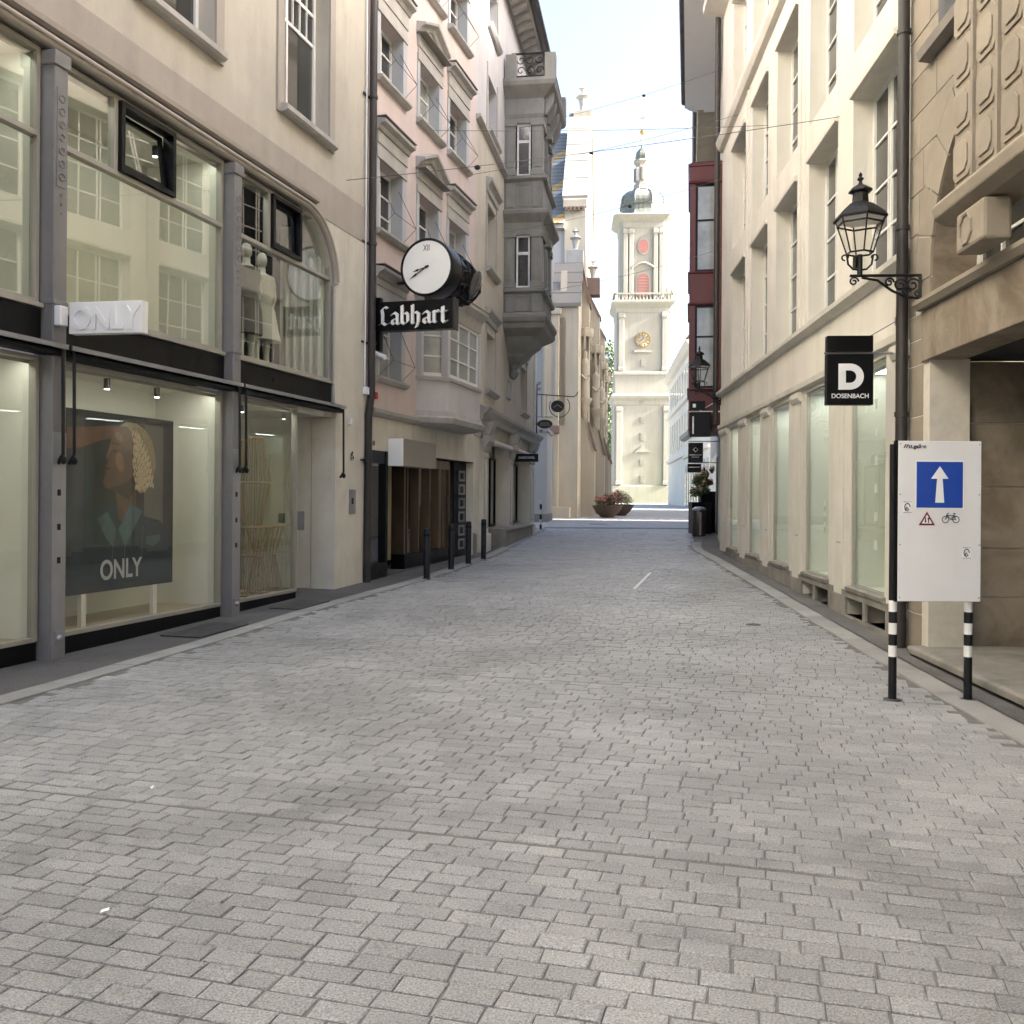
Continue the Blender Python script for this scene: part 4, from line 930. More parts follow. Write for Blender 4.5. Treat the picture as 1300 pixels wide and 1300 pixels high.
# gable wall: s runs along the front, coping slopes face us
T = -1.25
gp = [(0, .4), (28, .4), (28, 11.3), (20.3, 13.6), (20.3, 19.2), (14, 26.6), (7.7, 19.2), (7.7, 13.9), (2.2, 13.9), (0, 11.3)]
MB().prism(gp, T, 0).build('gable_wall', church_m, CH)
def cope(p, q, n, name='coping_slab'):
    for k in range(n):
        a = [p[i]+(q[i]-p[i])*k/n for i in (0, 1)]; c = [p[i]+(q[i]-p[i])*(k+1)/n-(.03 if i == 0 else 0) for i in (0, 1)]
        MB().prism([(a[0]-.12, a[1]+.02), (c[0]-.12, c[1]-.03), (c[0]-.12, c[1]+.16), (a[0]-.12, a[1]+.22)], T-.15, .12).build(name, coping, CH)
cope((7.7, 19.2), (14, 26.6), 5); cope((14, 26.6), (20.3, 19.2), 5); cope((0, 11.3), (2.2, 13.9), 4); cope((2.3, 13.9), (7.6, 13.95), 3)
b = MB(); b.box(7.45, 7.75, T-.1, .1, 18.7, 19.2); b.build('kneeler', church_m, CH, bevel=.05)
for k in range(5): MB().box(7.40, 7.55, T+.05+.25*k, T+.17+.25*k, 18.5, 18.72).build('dentil', churchdk, CH)
def finial(s, o, z, h):
    b = MB(); b.lathe([(.16*h, z), (.10*h, z+.12*h), (.13*h, z+.3*h), (.17*h, z+.48*h), (.27*h, z+.56*h), (.20*h, z+.64*h), (.07*h, z+.68*h), (.06*h, z+.8*h), (.16*h, z+.86*h), (.05*h, z+.92*h), (.01*h, z+1.05*h)], 8, (s, o)); return b.build('finial', trimg, CH, smooth=30)
finial(14, -.5, 26.8, 1.9)
MB().box(13.6, 14.4, -1.1, .1, 26.2, 26.85).build('finial_base', church_m, CH)
# corner pier facing the camera: panels and dark ledge
MB().box(-.25, 0, T-.55, T+.28, .5, 11.0).build('corner_pier', church_m, CH, bevel=.03)
b = MB(); rect_frame(b, 0, 1, 0, 1, .1, 0, 0)
def front_frame(o0, o1, z0, z1, w_): 
    q = MB(); q.box(-.29, -.252, o0, o0+w_, z0, z1); q.box(-.29, -.252, o1-w_, o1, z0, z1); q.box(-.29, -.252, o0+w_, o1-w_, z0, z0+w_); q.box(-.29, -.252, o0+w_, o1-w_, z1-w_, z1); return q.build('panel_frame', church_m, CH)
front_frame(T-.45, T+.18, 1.4, 4.6, .09); front_frame(T-.45, T+.18, 5.7, 10.4, .09)
MB().mould([(T-.62, 4.85), (T+.34, 4.85), (T+.34, 5.3), (T-.62, 5.3)], -.36, -.02).build('dark_ledge', churchdk, CH, bevel=.06)
MB().mould([(T-.62, .45), (T+.9, .45), (T+.9, 1.15), (T-.62, 1.2)], -.45, -.02).build('plinth_course', church_m, CH, bevel=.03)
MB().mould([(T-.62, 10.9), (T+.34, 10.9), (T+.4, 11.2), (T-.62, 11.3)], -.36, .2).build('pier_cap', church_m, CH, bevel=.05)
MB().prism([(0, 5.3), (.9, 5.3), (.9, 13.4), (0, 10.8)], T+.281, T+.6).build('corner_strip', church_m, CH)
# buttresses on the front, each with sloped caps, statue and canopy
def buttress(s, pr_, h, top, lab):
    b = MB().mould([(-.05, .4), (pr_, .4), (pr_, 4.3), (pr_-.35, 5.6), (pr_-.35, h), (-.05, h+1.6)], s, s+1.5).build('buttress', church_m, CH)
    MB().mould([(pr_+.08, 4.25), (pr_-.33, 5.75), (pr_-.4, 5.7), (pr_-.05, 4.2)], s-.06, s+1.56).build('weathering', churchdk, b)
    MB().mould([(pr_-.27, h-.05), (.0, h+1.75), (-.1, h+1.7), (pr_-.42, h-.08)], s-.08, s+1.58).build('upper_weathering', churchdk, b)
    c = MB(); c.lathe([(.10, 5.9), (.16, 6.3), (.30, 6.7), (.42, 6.9), (.42, 7.0)], 10, (s-.25, pr_-.55)); c.build('statue_console', church_m, b, smooth=40)
    c = MB(); c.lathe([(.30, 7.0), (.33, 7.5), (.27, 8.3), (.30, 8.75), (.33, 8.95), (.14, 9.15), (.10, 9.2), (.17, 9.35), (.16, 9.5), (.05, 9.62)], 10, (s-.25, pr_-.55), .8); c.tube([(s-.5, pr_-.3, 8.2), (s-.55, pr_-.5, 8.0), (s-.5, pr_-.75, 8.25)], .08, 6); c.build('statue', church_m, b, smooth=60)
    c = MB()
    for k in range(6):
        a = R(60*k); c.box(s-.25+.34*math.cos(a)-.06, s-.25+.34*math.cos(a)+.06, pr_-.55+.34*math.sin(a)-.06, pr_-.55+.34*math.sin(a)+.06, 9.9-.3*(k % 2), 10.4)
    c.lathe([(.42, 10.3), (.46, 10.5), (.46, 10.75), (.30, 10.8)], 8, (s-.25, pr_-.55))
    for k in range(8): a = R(45*k); c.box(s-.25+.42*math.cos(a)-.05, s-.25+.42*math.cos(a)+.05, pr_-.55+.42*math.sin(a)-.05, pr_-.55+.42*math.sin(a)+.05, 10.75, 11.05)
    c.build('statue_canopy', church_m, b)
    return b
buttress(3.4, .75, 12.2, 0, ''); buttress(9.2, 1.15, 12.6, 0, ''); buttress(16.5, 1.3, 12.6, 0, ''); buttress(23.5, 1.35, 11.6, 0, '')
for s, o, z, hh in ((3.0, -.35, 13.9, 1.2), (9.6, .35, 13.9, 1.2)):
    q = MB(); q.box(s-.4, s+.6, o-.45, o+.45, z, z+1.05); q.build('pinnacle_block', churchdk if s > 5 else trimg, CH, bevel=.04); finial(s+.1, o, z+1.05, 1.25)
# nave, aisle and roofs behind the gable
b = MB(); b.box(7.9, 20.1, -34, T-.01, .4, 17.6); b.build('nave_wall', churchw, CH)
MB().mould([(T-.02, 17.5), (T-.02, 17.75), (-34, 17.75), (-34, 17.5)], 7.5, 20.5).build('nave_eaves', trimg, CH)
MB().prism([(7.3, 17.76), (14, 25.6), (20.7, 17.76)], -34, T-.02).build('nave_roof', patterntile, CH)
b = MB(); b.box(.3, 7.9, -34, T-.01, .4, 10.4); b.build('aisle_wall', churchw, CH)
MB().prism([(.0, 10.4), (7.88, 13.2), (7.88, 10.4)], -34, T-.02).build('aisle_roof', rooftile, CH)
MB().tube([(7.75, T-1.0, 17.5), (7.75, T-1.0, 13.2)], .10, 8).build('rain_pipe', trimg, CH)
# white rendered annex before the church
AN = thing('white_annex', (-.2, 41.5, .55), -.12, 'plain white rendered wall with grey base between the house and church', 'wall')
MB().box(0, 3, -6, 1.72, .35, 3.95).build('render', churchw, AN)
MB().box(-.03, 3.03, -6, 1.75, -.1, .352).build('base', plinth, AN)
MB().box(-.05, 3.05, -6, 1.78, 3.952, 4.1).build('coping', trimg, AN)

# ------------------------------------------------------------------ cathedral tower
TW = thing('cathedral_tower', (23.0, 170, .8), -.06, 'tall pale limestone baroque tower with copper dome, clock and red louvred windows', 'tower')
def sq(h, z, ch=.0): return ([(-h, -h), (h, -h), (h, h), (-h, h)] if not ch else [(-h+ch, -h), (h-ch, -h), (h, -h+ch), (h, h-ch), (h-ch, h), (-h+ch, h), (-h, h-ch), (-h, -h+ch)], z)
# plan is symmetric: s along depth, o across
def tl_(name, L, m=tower_m, ch=.0): return MB().loft([sq(h, z, ch) for h, z in L]).build(name, m, TW)
tl_('lower_shaft', [(5.15, -1), (5.15, 3.0), (4.95, 3.2), (4.95, 17.0)])
tl_('lower_cornice', [(4.95, 17.0), (5.1, 17.3), (5.1, 17.9), (5.5, 18.4), (5.55, 18.8), (4.95, 19.2)])
tl_('attic', [(4.8, 19.2), (4.8, 22.4)]); tl_('attic_band', [(4.8, 22.3), (5.05, 22.5), (5.05, 22.9), (4.8, 23.1)])
tl_('clock_stage', [(4.6, 23.0), (4.6, 33.5)])
tl_('main_cornice', [(4.6, 33.2), (4.75, 33.5), (4.75, 34.2), (5.3, 34.8), (5.45, 35.1), (5.45, 35.4), (4.7, 35.7)])
tl_('belfry', [(4.05, 35.4), (4.05, 48.6)], tower_m, .7)
tl_('belfry_cornice', [(4.05, 48.2), (4.2, 48.5), (4.2, 49.4), (4.9, 50.0), (5.3, 50.5), (4.6, 50.8)], tower_m, .7)
for z0, z1, h, wd in ((3.2, 17.0, 4.95, 1.0), (23.1, 33.4, 4.6, .95), (35.5, 48.3, 4.05, .75)):
    for o in ((-h+.35, h-.35-wd) if h > 4.1 else (-h+.55, h-.55-wd, -h+1.55, h-1.55-wd)):
        p_ = MB().box(-h-.30, -h+.1, o, o+wd, z0, z1).build('pilaster', tower_m, TW, bevel=.06)
        MB().box(-h-.42, -h+.05, o-.14, o+wd+.14, z1-1.0, z1-.2).build('capital', tower_m, p_, bevel=.15); MB().box(-h-.40, -h+.05, o-.1, o+wd+.1, z0, z0+.7).build('base', tower_m, p_, bevel=.1)
    for s in (-h+.6, h-1.4): MB().box(s, s+.9, h-.1, h+.35, z0, z1).build('side_pilaster', tower_m, TW, bevel=.06)
for z, wd, hh in ((7.2, .35, .5), (11.6, .3, .6), (18.0, .3, .5), (4.2, .3, .6), (24.6, .28, .55), (14.6, .3, .45)):
    h = 4.95 if z < 17 else (5.12 if z < 19 else 4.6)
    w_ = MB(); w_.box(-h-.12, -h+.05, -wd-.08, wd+.08, z-hh-.08, z+hh+.08); w_ = w_.build('slit_window', tower_m, TW); MB().box(-h-.14, -h-.1, -wd*.85, wd*.85, z-hh*.9, z+hh*.9).build('opening', darktrim, w_)
MB().prism([(0, 0), (1, 0), (1, 1)], 0, .01)
b = MB(); P = b.p; q = [(-1.4, 8.9), (1.4, 8.9), (0, 10.0)]; b.add([P(-5.25, o, z) for o, z in q]+[P(-4.9, o, z) for o, z in q], [(0, 1, 2), (3, 4, 5), (0, 1, 4, 3), (1, 2, 5, 4), (2, 0, 3, 5)]); b.build('small_pediment', tower_m, TW)
cl = MB(); cl.lathe([(1.35, -4.78), (1.35, -4.6)], 28, (0, 28.6), 1, 0, 's'); cl = cl.build('clock_face', tower_m, TW)
c = MB()
for k in range(12):
    a = R(30*k); c.tube([(-4.80, .72*math.cos(a), 28.6+.72*math.sin(a)), (-4.80, 1.12*math.cos(a), 28.6+1.12*math.sin(a))], .11, 5)
c.tube([(-4.82, 0, 28.6), (-4.82, -.5, 28.3)], .08, 5); c.tube([(-4.82, 0, 28.6), (-4.82, .3, 29.3)], .07, 5)
c.build('gilt_numerals', goldm, cl)
c = MB(); c.tube([(-4.80, 1.28*math.cos(R(12*k)), 28.6+1.28*math.sin(R(12*k))) for k in range(30)], .06, 5, True); c.build('gilt_ring', goldm, cl)
MB().mould([(-1.6, 26.4), (1.6, 26.4), (1.6, 26.8), (-1.6, 26.8)], -4.9, -4.55).build('clock_sill', tower_m, TW)
# belfry openings with red louvres
w_ = MB(); w_.lathe([(1.05, -4.22), (1.05, -4.0)], 24, (0, 45.1), 1.4, 0, 's'); w_ = w_.build('oval_window_surround', tower_m, TW, bevel=.03); MB().lathe([(.85, -4.26), (.85, -4.2)], 24, (0, 45.1), 1.4, 0, 's').build('red_louvre', redwin, w_)
def archpoly(hw, z0, z1): return [(hw, z0), (hw, z1)]+[(hw*math.cos(R(a)), z1+hw*math.sin(R(a))) for a in range(15, 180, 15)]+[(-hw, z1), (-hw, z0)]
def arch_o(poly, sA, sB, name, m, par):
    b = MB(); P = b.p; n = len(poly); b.add([P(sA, o, z) for o, z in poly]+[P(sB, o, z) for o, z in poly], [tuple(range(n)), tuple(range(n, 2*n))]+[(i, (i+1) % n, (i+1) % n+n, i+n) for i in range(n)]); return b.build(name, m, par)
w_ = arch_o(archpoly(1.3, 36.2, 39.3), -4.2, -4.0, 'arched_window_surround', tower_m, TW); arch_o(archpoly(1.0, 36.2, 39.3), -4.24, -4.19, 'red_louvre', redwin, w_)
for k in range(7): MB().box(-4.27, -4.235, -.95, .95, 36.5+.5*k, 36.56+.5*k).build('louvre_bar', tower_m, w_)
c = MB(); c.tube([(-4.3, -2.0+.4*k, 41.3+.9*math.sin(math.pi*k/10)) for k in range(11)], .16, 6); c.build('hood_mould', tower_m, TW)
# balustrade
bl = MB(); bl.box(-5.25, -4.85, -5.2, 5.2, 36.45, 36.75); bl.box(-5.25, 5.2, 4.85, 5.2, 36.45, 36.75); bl.box(-5.25, 5.2, -5.2, -4.85, 36.45, 36.75); bl = bl.build('balustrade_rail', tower_m, TW)
for k in range(17): MB().lathe([(.12, 35.4), (.2, 35.7), (.1, 36.1), (.14, 36.5)], 6, (-5.05, -4.9+.61*k)).build('baluster', tower_m, bl, smooth=60)
for s in (-3.5, -1.2, 1.2, 3.5): 
    MB().lathe([(.25, 35.4), (.4, 36.5), (.5, 37.0), (.15, 37.8), (.1, 38.4)], 8, (s, 5.2)).build('urn', tower_m, TW, smooth=40)
for z in (40.5, 42.6, 47.0): MB().box(-2, 2, 4.0, 4.9, z, z+.7).build('side_cornice', tower_m, TW, bevel=.2)
# dome, lantern, cap, cross
def tz(z):
    for (a, b), (c, d) in zip([(0, 0), (53, 53), (58.9, 56.3), (63.2, 61.0), (66.8, 63.8), (70.4, 66.7), (80, 77)], [(53, 53), (58.9, 56.3), (63.2, 61.0), (66.8, 63.8), (70.4, 66.7), (80, 77)]):
        if z <= c: return b+(d-b)*(z-a)/(c-a)
def oct_(L, name, m, n=8, sm=0):
    L = [(r_, tz(z)) for r_, z in L]
    return MB().lathe(L, n, (0, 0), 1, R(22.5)).build(name, m, TW, smooth=sm)
oct_([(5.1, 50.5), (4.3, 51.2), (3.95, 52.0), (3.95, 53.0)], 'dome_skirt', domem)
oct_([(4.15, 52.9), (4.25, 53.3), (3.95, 53.4)], 'dome_ring', domem)
dm = oct_([(3.85, 53.2), (4.0, 54.2), (3.95, 55.2), (3.7, 56.2), (3.2, 57.2), (2.5, 57.9), (1.7, 58.4), (1.45, 58.9)], 'dome', domem, 8)
for k in range(8):
    a = R(45*k+22.5); MB().tube([(r_*1.01*math.cos(a), r_*1.01*math.sin(a), tz(z)) for r_, z in ((3.85, 53.2), (4.0, 54.2), (3.95, 55.2), (3.7, 56.2), (3.2, 57.2), (2.5, 57.9), (1.7, 58.4))], .12, 5).build('dome_rib', domem, dm)
oct_([(1.75, 58.6), (1.6, 59.4), (1.6, 59.6)], 'lantern_base', tower_m)
oct_([(1.25, 59.5), (1.25, 63.2)], 'lantern', tower_m)
for k in range(8):
    a = R(45*k); MB().box(-.3+1.2*math.cos(a), .3+1.2*math.cos(a), -.3+1.2*math.sin(a), .3+1.2*math.sin(a), tz(60.2), tz(62.4)).build('lantern_opening', trimg if k % 2 else darktrim, TW, bevel=.1)
oct_([(1.3, 63.1), (1.65, 63.5), (1.6, 63.8), (1.2, 64.0)], 'lantern_cornice', tower_m)
oct_([(1.15, 64.0), (1.35, 64.7), (1.2, 65.6), (.7, 66.4), (.3, 66.8), (.15, 67.5), (.08, 69)], 'lantern_cap', domem, 8, 30)
MB().tube([(0, 0, 65), (0, 0, 70.5)], .07, 6).build('spike', blackiron, TW); MB().ell((0, 0, 66.7), (.45, .45, .45), 12, 8).build('gilt_ball', goldm, TW, smooth=60)
c = MB(); c.box(-.06, .06, -.5, .5, 69.2, 69.35); c.build('cross_arm', goldm, TW)

# ------------------------------------------------------------------ buildings on the square
FP = Fr(21.7, 125, .0925, -1)
PL = house('palace_building', FP, 'long cream palace wing with tall windows and brown tiled roof beside the tower')
MB(-1).box(-22, 15, -14, 0, 0, 19).build('wall', palacem, PL)
MB(-1).mould([(0, 18.2), (.4, 18.4), (.9, 19), (0, 19.2)], -22, 15).build('eaves', palacem, PL)
MB(-1).mould([(.8, 19.2), (-7, 28.5), (-15, 19.2)], -22, 15).build('roof', rooftile, PL)
for z in (6.6, 13.0): MB(-1).mould([(0, z), (.3, z+.1), (.3, z+.5), (0, z+.6)], -22, 15).build('string_course', palacem, PL)
for k in range(9):
    s = -20+3.6*k
    for z0, z1 in ((8.0, 11.8), (14.2, 17.2)):
        MB(-1).box(s-.12, s+1.42, .0, .06, z0-.15, z1+.2).build('window_surround', palacem, PL); MB(-1).box(s, s+1.3, .06, .08, z0, z1).build('window', panelight, PL)
FQ = Fr(17.6, 84, .0925, -1)
AR = house('arcade_house', FQ, 'low cream house with arched arcade windows and a small pediment')
MB(-1).box(0, 26, -10, 0, 0, 8.6).build('wall', palacem, AR)
MB(-1).mould([(0, 8.2), (.5, 8.4), (.6, 8.8), (0, 9.0)], -.3, 26).build('eaves', darktrim, AR)
MB(-1).mould([(.5, 8.9), (-5, 12), (-10, 8.9)], 0, 26).build('roof', rooftile, AR)
for k in range(9):
    s = 1.2+2.7*k
    q = [(s, .6), (s+1.7, .6), (s+1.7, 4.6)]+[(s+.85+.85*math.cos(R(a)), 4.6+.85*math.sin(R(a))) for a in range(20, 180, 20)]+[(s, 4.6)]
    w_ = MB(-1).prism(q, .0, .05); w_ = w_.build('arch_window', bandstone, AR); MB(-1).box(s+.2, s+1.5, .05, .07, .7, 4.6).build('glazing', panelight, w_)
MB(-1).mould([(0, 6.2), (.25, 6.25), (.25, 6.5), (0, 6.6)], 0, 26).build('string_course', palacem, AR)
FG = Fr(6.80, 31.15, .188, -1)
FARH = house('far_house', FG, 'pale house past the red oriel with dark shopfront and open eaves')
MB(-1).box(0, 13, -8, 0, 0, 14.6).build('wall', palacem, FARH)
MB(-1).mould([(0, 14.5), (.75, 14.3), (.8, 14.45), (0, 14.8)], -.3, 13.3).build('eaves', church_m, FARH)
MB(-1).tube([(-.3, .84, 14.5), (13.3, .84, 14.5)], .09, 6).build('gutter', browniron, FARH)
MB(-1).mould([(.75, 14.6), (-4, 20), (-8, 14.6)], -.3, 13).build('roof', rooftile, FARH)
MB(-1).box(.6, 12.6, .0, .03, .7, 3.2).build('shopfront', panelight, FARH)
for k in range(5):
    for z in (4.6, 7.8, 11.0): MB(-1).box(1+2.4*k, 2.1+2.4*k, .0, .03, z, z+1.8).build('window', pane_m, FARH)
SHADEH = thing('shade_house', (16.5, 44.5, .6), -.19, 'unseen tall block with tiled roof, added to shade the church front', 'building')  # unseen block added right of the square to keep sun off the church
MB().box(0, 34, 0, 12, -.3, 19.5).build('wall', palacem, SHADEH)
MB().prism([(-.4, 19.5), (34.4, 19.5), (34.4, 19.9), (-.4, 19.9)], -.6, 12.6).build('eaves', trimg, SHADEH)
MB().mould([(-.6, 19.9), (6, 26.5), (12.6, 19.9)], -.3, 34.3).build('roof', rooftile, SHADEH)
for k in range(9):
    for z in (4.6, 8.4, 12.2, 16.0):
        w_ = MB().box(1.5+3.6*k, 2.8+3.6*k, -.03, .02, z, z+2.0).build('window', whitefr, SHADEH); MB().box(1.6+3.6*k, 2.7+3.6*k, -.04, -.031, z+.1, z+1.9).build('pane', pane_m, w_)

# ------------------------------------------------------------------ trees
def leaf_cloud(parent, name, m, blobs, n, size, seed):
    rd = random.Random(seed); v = []; f = []
    tot = sum(b_[3]**2 for b_ in blobs)
    for (x, y, z, r_) in blobs:
        for _ in range(int(n*r_*r_/tot)):
            d = Vector((rd.gauss(0, 1), rd.gauss(0, 1), rd.gauss(0, 1))).normalized(); q = Vector((x, y, z))+d*r_*(rd.random()**.35)*rd.uniform(.8, 1.15)
            a = Vector((rd.gauss(0, 1), rd.gauss(0, 1), rd.gauss(0, .6))).normalized(); c = a.cross(Vector((rd.gauss(0, 1), rd.gauss(0, 1), rd.gauss(0, 1)))).normalized()
            s_ = size*rd.uniform(.6, 1.3); k = len(v); v += [tuple(q-a*s_), tuple(q+c*s_*.45), tuple(q+a*s_), tuple(q-c*s_*.45)]; f.append((k, k+1, k+2, k+3))
    me = bpy.data.meshes.new(name); me.from_pydata(v, [], f); me.materials.append(m); return put(name, me, parent)
for i, (x, y, h, r_, seed) in enumerate(((19.0, 196, 33, 6.0, 1), (14.5, 204, 27, 5.5, 2), (22.5, 215, 37, 5, 3), (10, 212, 30, 6, 4))):
    tr = thing('tree', (x, y, .85), 0, ['tall slim pale green tree rising between church and tower', 'rounder green tree half hidden behind the church front', 'highest dark green tree just behind the tower', 'broad tree behind the church nave roof'][i], 'tree', 'trees behind the square')
    b = MB(); b.tube([(0, 0, -.3), (.2, .1, h*.3), (-.1, .1, h*.6), (0, 0, h*.92)], [.6, .45, .28, .06], 8)
    rd = random.Random(seed)
    for k in range(9):
        z = h*(.3+.06*k); a = rd.random()*6.28; b.tube([(0, 0, z), (math.cos(a)*r_*.4, math.sin(a)*r_*.4, z+1.5), (math.cos(a)*r_*.75, math.sin(a)*r_*.75, z+2.6)], [.2, .12, .04], 5)
    b.build('trunk', bark, tr)
    bl_ = [(rd.uniform(-.6, .6)*r_*(1-t), rd.uniform(-.6, .6)*r_*(1-t), h*(.25+.72*t), r_*(1.05-.75*t)*rd.uniform(.55, .8)) for t in [j/17 for j in range(18)]]
    leaf_cloud(tr, 'crown', leafd, bl_, 5200, .42, seed)
hl = MB(); hv = []
for i in range(41):
    x = -500+25*i; hv.append((x, 300, 0.5)); hv.append((x, 420+20*math.sin(i), 30+14*math.sin(i*.7)+6*math.sin(i*1.9)))
hl.v = hv; hl.f = [(2*i, 2*i+2, 2*i+3, 2*i+1) for i in range(40)]
tag(hl.build('hill', hillm), kind='structure')

# ------------------------------------------------------------------ street furniture and signs
# white fashion blade sign
SGN = thing('blade_sign', FA.W(.0, .13, 0), -FA.a, 'white rectangular blade sign with raised white lettering on the iron shopfront post', 'sign')
b = MB(); b.sg = 1
def wbox(parent, name, m, x0, x1, y0, y1, z0, z1, bevel=0):
    q = MB(); q.add([(x0, y0, z0), (x1, y0, z0), (x1, y1, z0), (x0, y1, z0), (x0, y0, z1), (x1, y0, z1), (x1, y1, z1), (x0, y1, z1)], [(0, 1, 2, 3), (4, 5, 6, 7), (0, 1, 5, 4), (1, 2, 6, 5), (2, 3, 7, 6), (3, 0, 4, 7)]); return q.build(name, m, parent, bevel=bevel)
wbox(SGN, 'bracket', white, -.02, .06, -.08, .02, 3.21, 3.40, .01)
pn = wbox(SGN, 'panel', white, .06, .86, -.05, .05, 3.13, 3.43, .006)
pn.rotation_euler = (0, R(1.2), 0)
text('lettering', 'ONLY', .30, white, pn, (.085, -.052, 3.175), (R(90), 0, 0), .012, sx=.93, bold=.008)
# blackletter sign
LS = thing('jeweller_sign', FA.W(7.62, .0, 0), -FA.a, 'black hanging box sign with one white blackletter word under the clock', 'sign')
bx_ = wbox(LS, 'sign_box', blackm, .06, 1.50, -.10, .10, 4.46, 4.96, .008)
wbox(LS, 'wall_plate', blackm, .0, .16, -.06, .06, 4.12, 5.05, .006)
wbox(LS, 'frame_end', browniron, 1.501, 1.53, -.11, .11, 4.44, 4.98, .004)
G = {'L': ([[(.56, 1.34), (.36, 1.46), (.16, 1.24), (.22, .85), (.22, .25)], [(.0, .06), (.22, .2), (.44, .0), (.66, .12)]], .78),
     'a': ([[(.02, .78), (.2, .97), (.42, .8), (.42, .15), (.54, .02)], [(.42, .5), (.1, .4), (.06, .18), (.2, .02), (.42, .2)]], .68),
     'b': ([[(0, 1.5), (.02, 1.35), (.02, .18), (.2, .0), (.44, .2), (.44, .75), (.28, .93), (.04, .72)]], .68),
     'h': ([[(0, 1.5), (.02, 1.35), (.02, .1), (.08, .02)], [(.02, .75), (.24, .95), (.44, .78), (.44, .15), (.30, -.28)]], .70),
     'r': ([[(0, .95), (.04, .8), (.04, .14), (.14, .02)], [(.06, .76), (.24, .98), (.36, .86)]], .50),
     't': ([[(.06, 1.25), (.06, .16), (.2, .0), (.34, .12)], [(-.08, .88), (.32, .88)]], .46)}
lt = MB(); x = .0; nib = Vector((.098, .062)); kk = 0
for chx in 'Labhart':
    st, adv = G[chx]
    for pl_ in st:
        for (p0, p1) in zip(pl_, pl_[1:]):
            a = Vector(p0)+Vector((x, 0)); c = Vector(p1)+Vector((x, 0)); kk += 1
            q = [a-nib, a+nib, c+nib, c-nib]; d0, d1 = 0, -.02-.0009*kk
            lt.add([(v_.x, d0, v_.y) for v_ in q]+[(v_.x, d1, v_.y) for v_ in q], [(0, 1, 2, 3), (4, 5, 6, 7), (0, 1, 5, 4), (1, 2, 6, 5), (2, 3, 7, 6), (3, 0, 4, 7)])
    x += adv+.07
lm = lt.mesh('lettering', lit)
sc_ = 1.28/x
put('lettering', lm, bx_, (.17, -.101, 4.555), (0, 0, 0), (sc_, 1, .215))
# clock
CK = thing('street_clock', FA.W(7.62, 1.0, 0), -FA.a-R(6), 'round white street clock with black drum and ornate lattice above jeweller sign', 'clock')
zc = 5.53
def ax_l(prof, n=28): # lathe about local y
    q = MB(); vs_ = []; fs = []
    for r_, y in prof:
        for j in range(n): t = 2*math.pi*j/n; vs_.append((r_*math.cos(t), y, zc+r_*math.sin(t)))
    for k in range(len(prof)-1): fs += [(k*n+j, k*n+(j+1) % n, (k+1)*n+(j+1) % n, (k+1)*n+j) for j in range(n)]
    fs += [tuple(range(n)), tuple(range((len(prof)-1)*n, len(prof)*n))]; q.add(vs_, fs); return q
ax_l([(.44, -.035), (.47, -.06), (.495, -.05), (.50, .0), (.49, .08), (.49, .36), (.47, .40)], 40).build('drum', blackm, CK, smooth=35)
fc = ax_l([(.452, -.045), (.452, -.03)], 40).build('dial', lit, CK)
hd = MB(); 
def hand(ang, L_, w_, y):
    a = R(ang); u_ = Vector((math.sin(a), math.cos(a))); n_ = Vector((u_.y, -u_.x)); pts2 = [-u_*.05+n_*.012, u_*L_*.55+n_*.008, u_*L_*.6+n_*w_, u_*L_, u_*L_*.6-n_*w_, u_*L_*.55-n_*.008, -u_*.05-n_*.012]
    q = MB(); n2 = len(pts2); q.add([(p.x, y, zc+p.y) for p in pts2]+[(p.x, y-.005, zc+p.y) for p in pts2], [tuple(range(n2)), tuple(range(n2, 2*n2))]+[(i, (i+1) % n2, (i+1) % n2+n2, i+n2) for i in range(n2)]); q.build('hand', blackp, fc)
hand(256, .27, .022, -.05); hand(239, .37, .02, -.058)
MB().lathe([(.025, -.065), (.025, -.047)], 10, (0, zc), 1, 0, 's').build('hub', blackp, fc)
text('numeral', 'XII', .15, blackp, fc, (0, -.047, zc+.28), (R(90), 0, 0), .001, 'CENTER', .7)
la = MB()
rd = random.Random(5)
for y0, r_ in ((.42, .46), (.75, .45), (1.1, .42), (1.45, .36)):
    la.tube([(y0, r_*math.cos(R(12*k)), zc+r_*math.sin(R(12*k))) for k in range(30)], .022, 5, True)
for k in range(12):
    a = R(30*k); la.tube([(.4, .46*math.cos(a), zc+.46*math.sin(a)), (.8, .45*math.cos(a+.15), zc+.45*math.sin(a+.15)), (1.2, .41*math.cos(a), zc+.41*math.sin(a)), (1.55, .33*math.cos(a), zc+.33*math.sin(a))], .018, 5)
for k in range(46):
    a = rd.random()*6.28; y0 = rd.uniform(.45, 1.45); r_ = .46-.08*(y0-.4)
    la.tube([(y0+.085*math.cos(t*.8)*(1-t/14), r_*math.cos(a+.2*math.sin(t*.8)*(1-t/14)), zc+r_*math.sin(a+.2*math.sin(t*.8)*(1-t/14))) for t in range(11)], .014, 4)
la.build('lattice_drum', blackiron, CK)
ax_l([(.40, .40), (.40, 1.1), (.34, 1.5), (.22, 1.7), (.02, 1.78)], 20).build('inner_casing', mat('dark_bronze_casing', (.05, .042, .038), .3, .2, 3, metal=.6), CK, smooth=40)
for sx_, a in ((1, -25),):
    q = MB(); q.ell((0, 0, 0), (.20, .05, .26), 14, 8); o2 = q.build('oval_glass', mat('smoked_glass', (.05, .045, .045), .12, .2, 2, spec=1), CK, smooth=60); o2.location = (.43, 1.05, zc-.1); o2.rotation_euler = (0, R(20), 0)
MB().tube([(.0, 0, 4.95), (.0, 0, 5.08)], .05, 8).build('stem', blackiron, CK)
MB().tube([(.6, -.9, 5.45), (.6, .1, 5.5)], .03, 6).build('wall_arm', blackiron, CK)

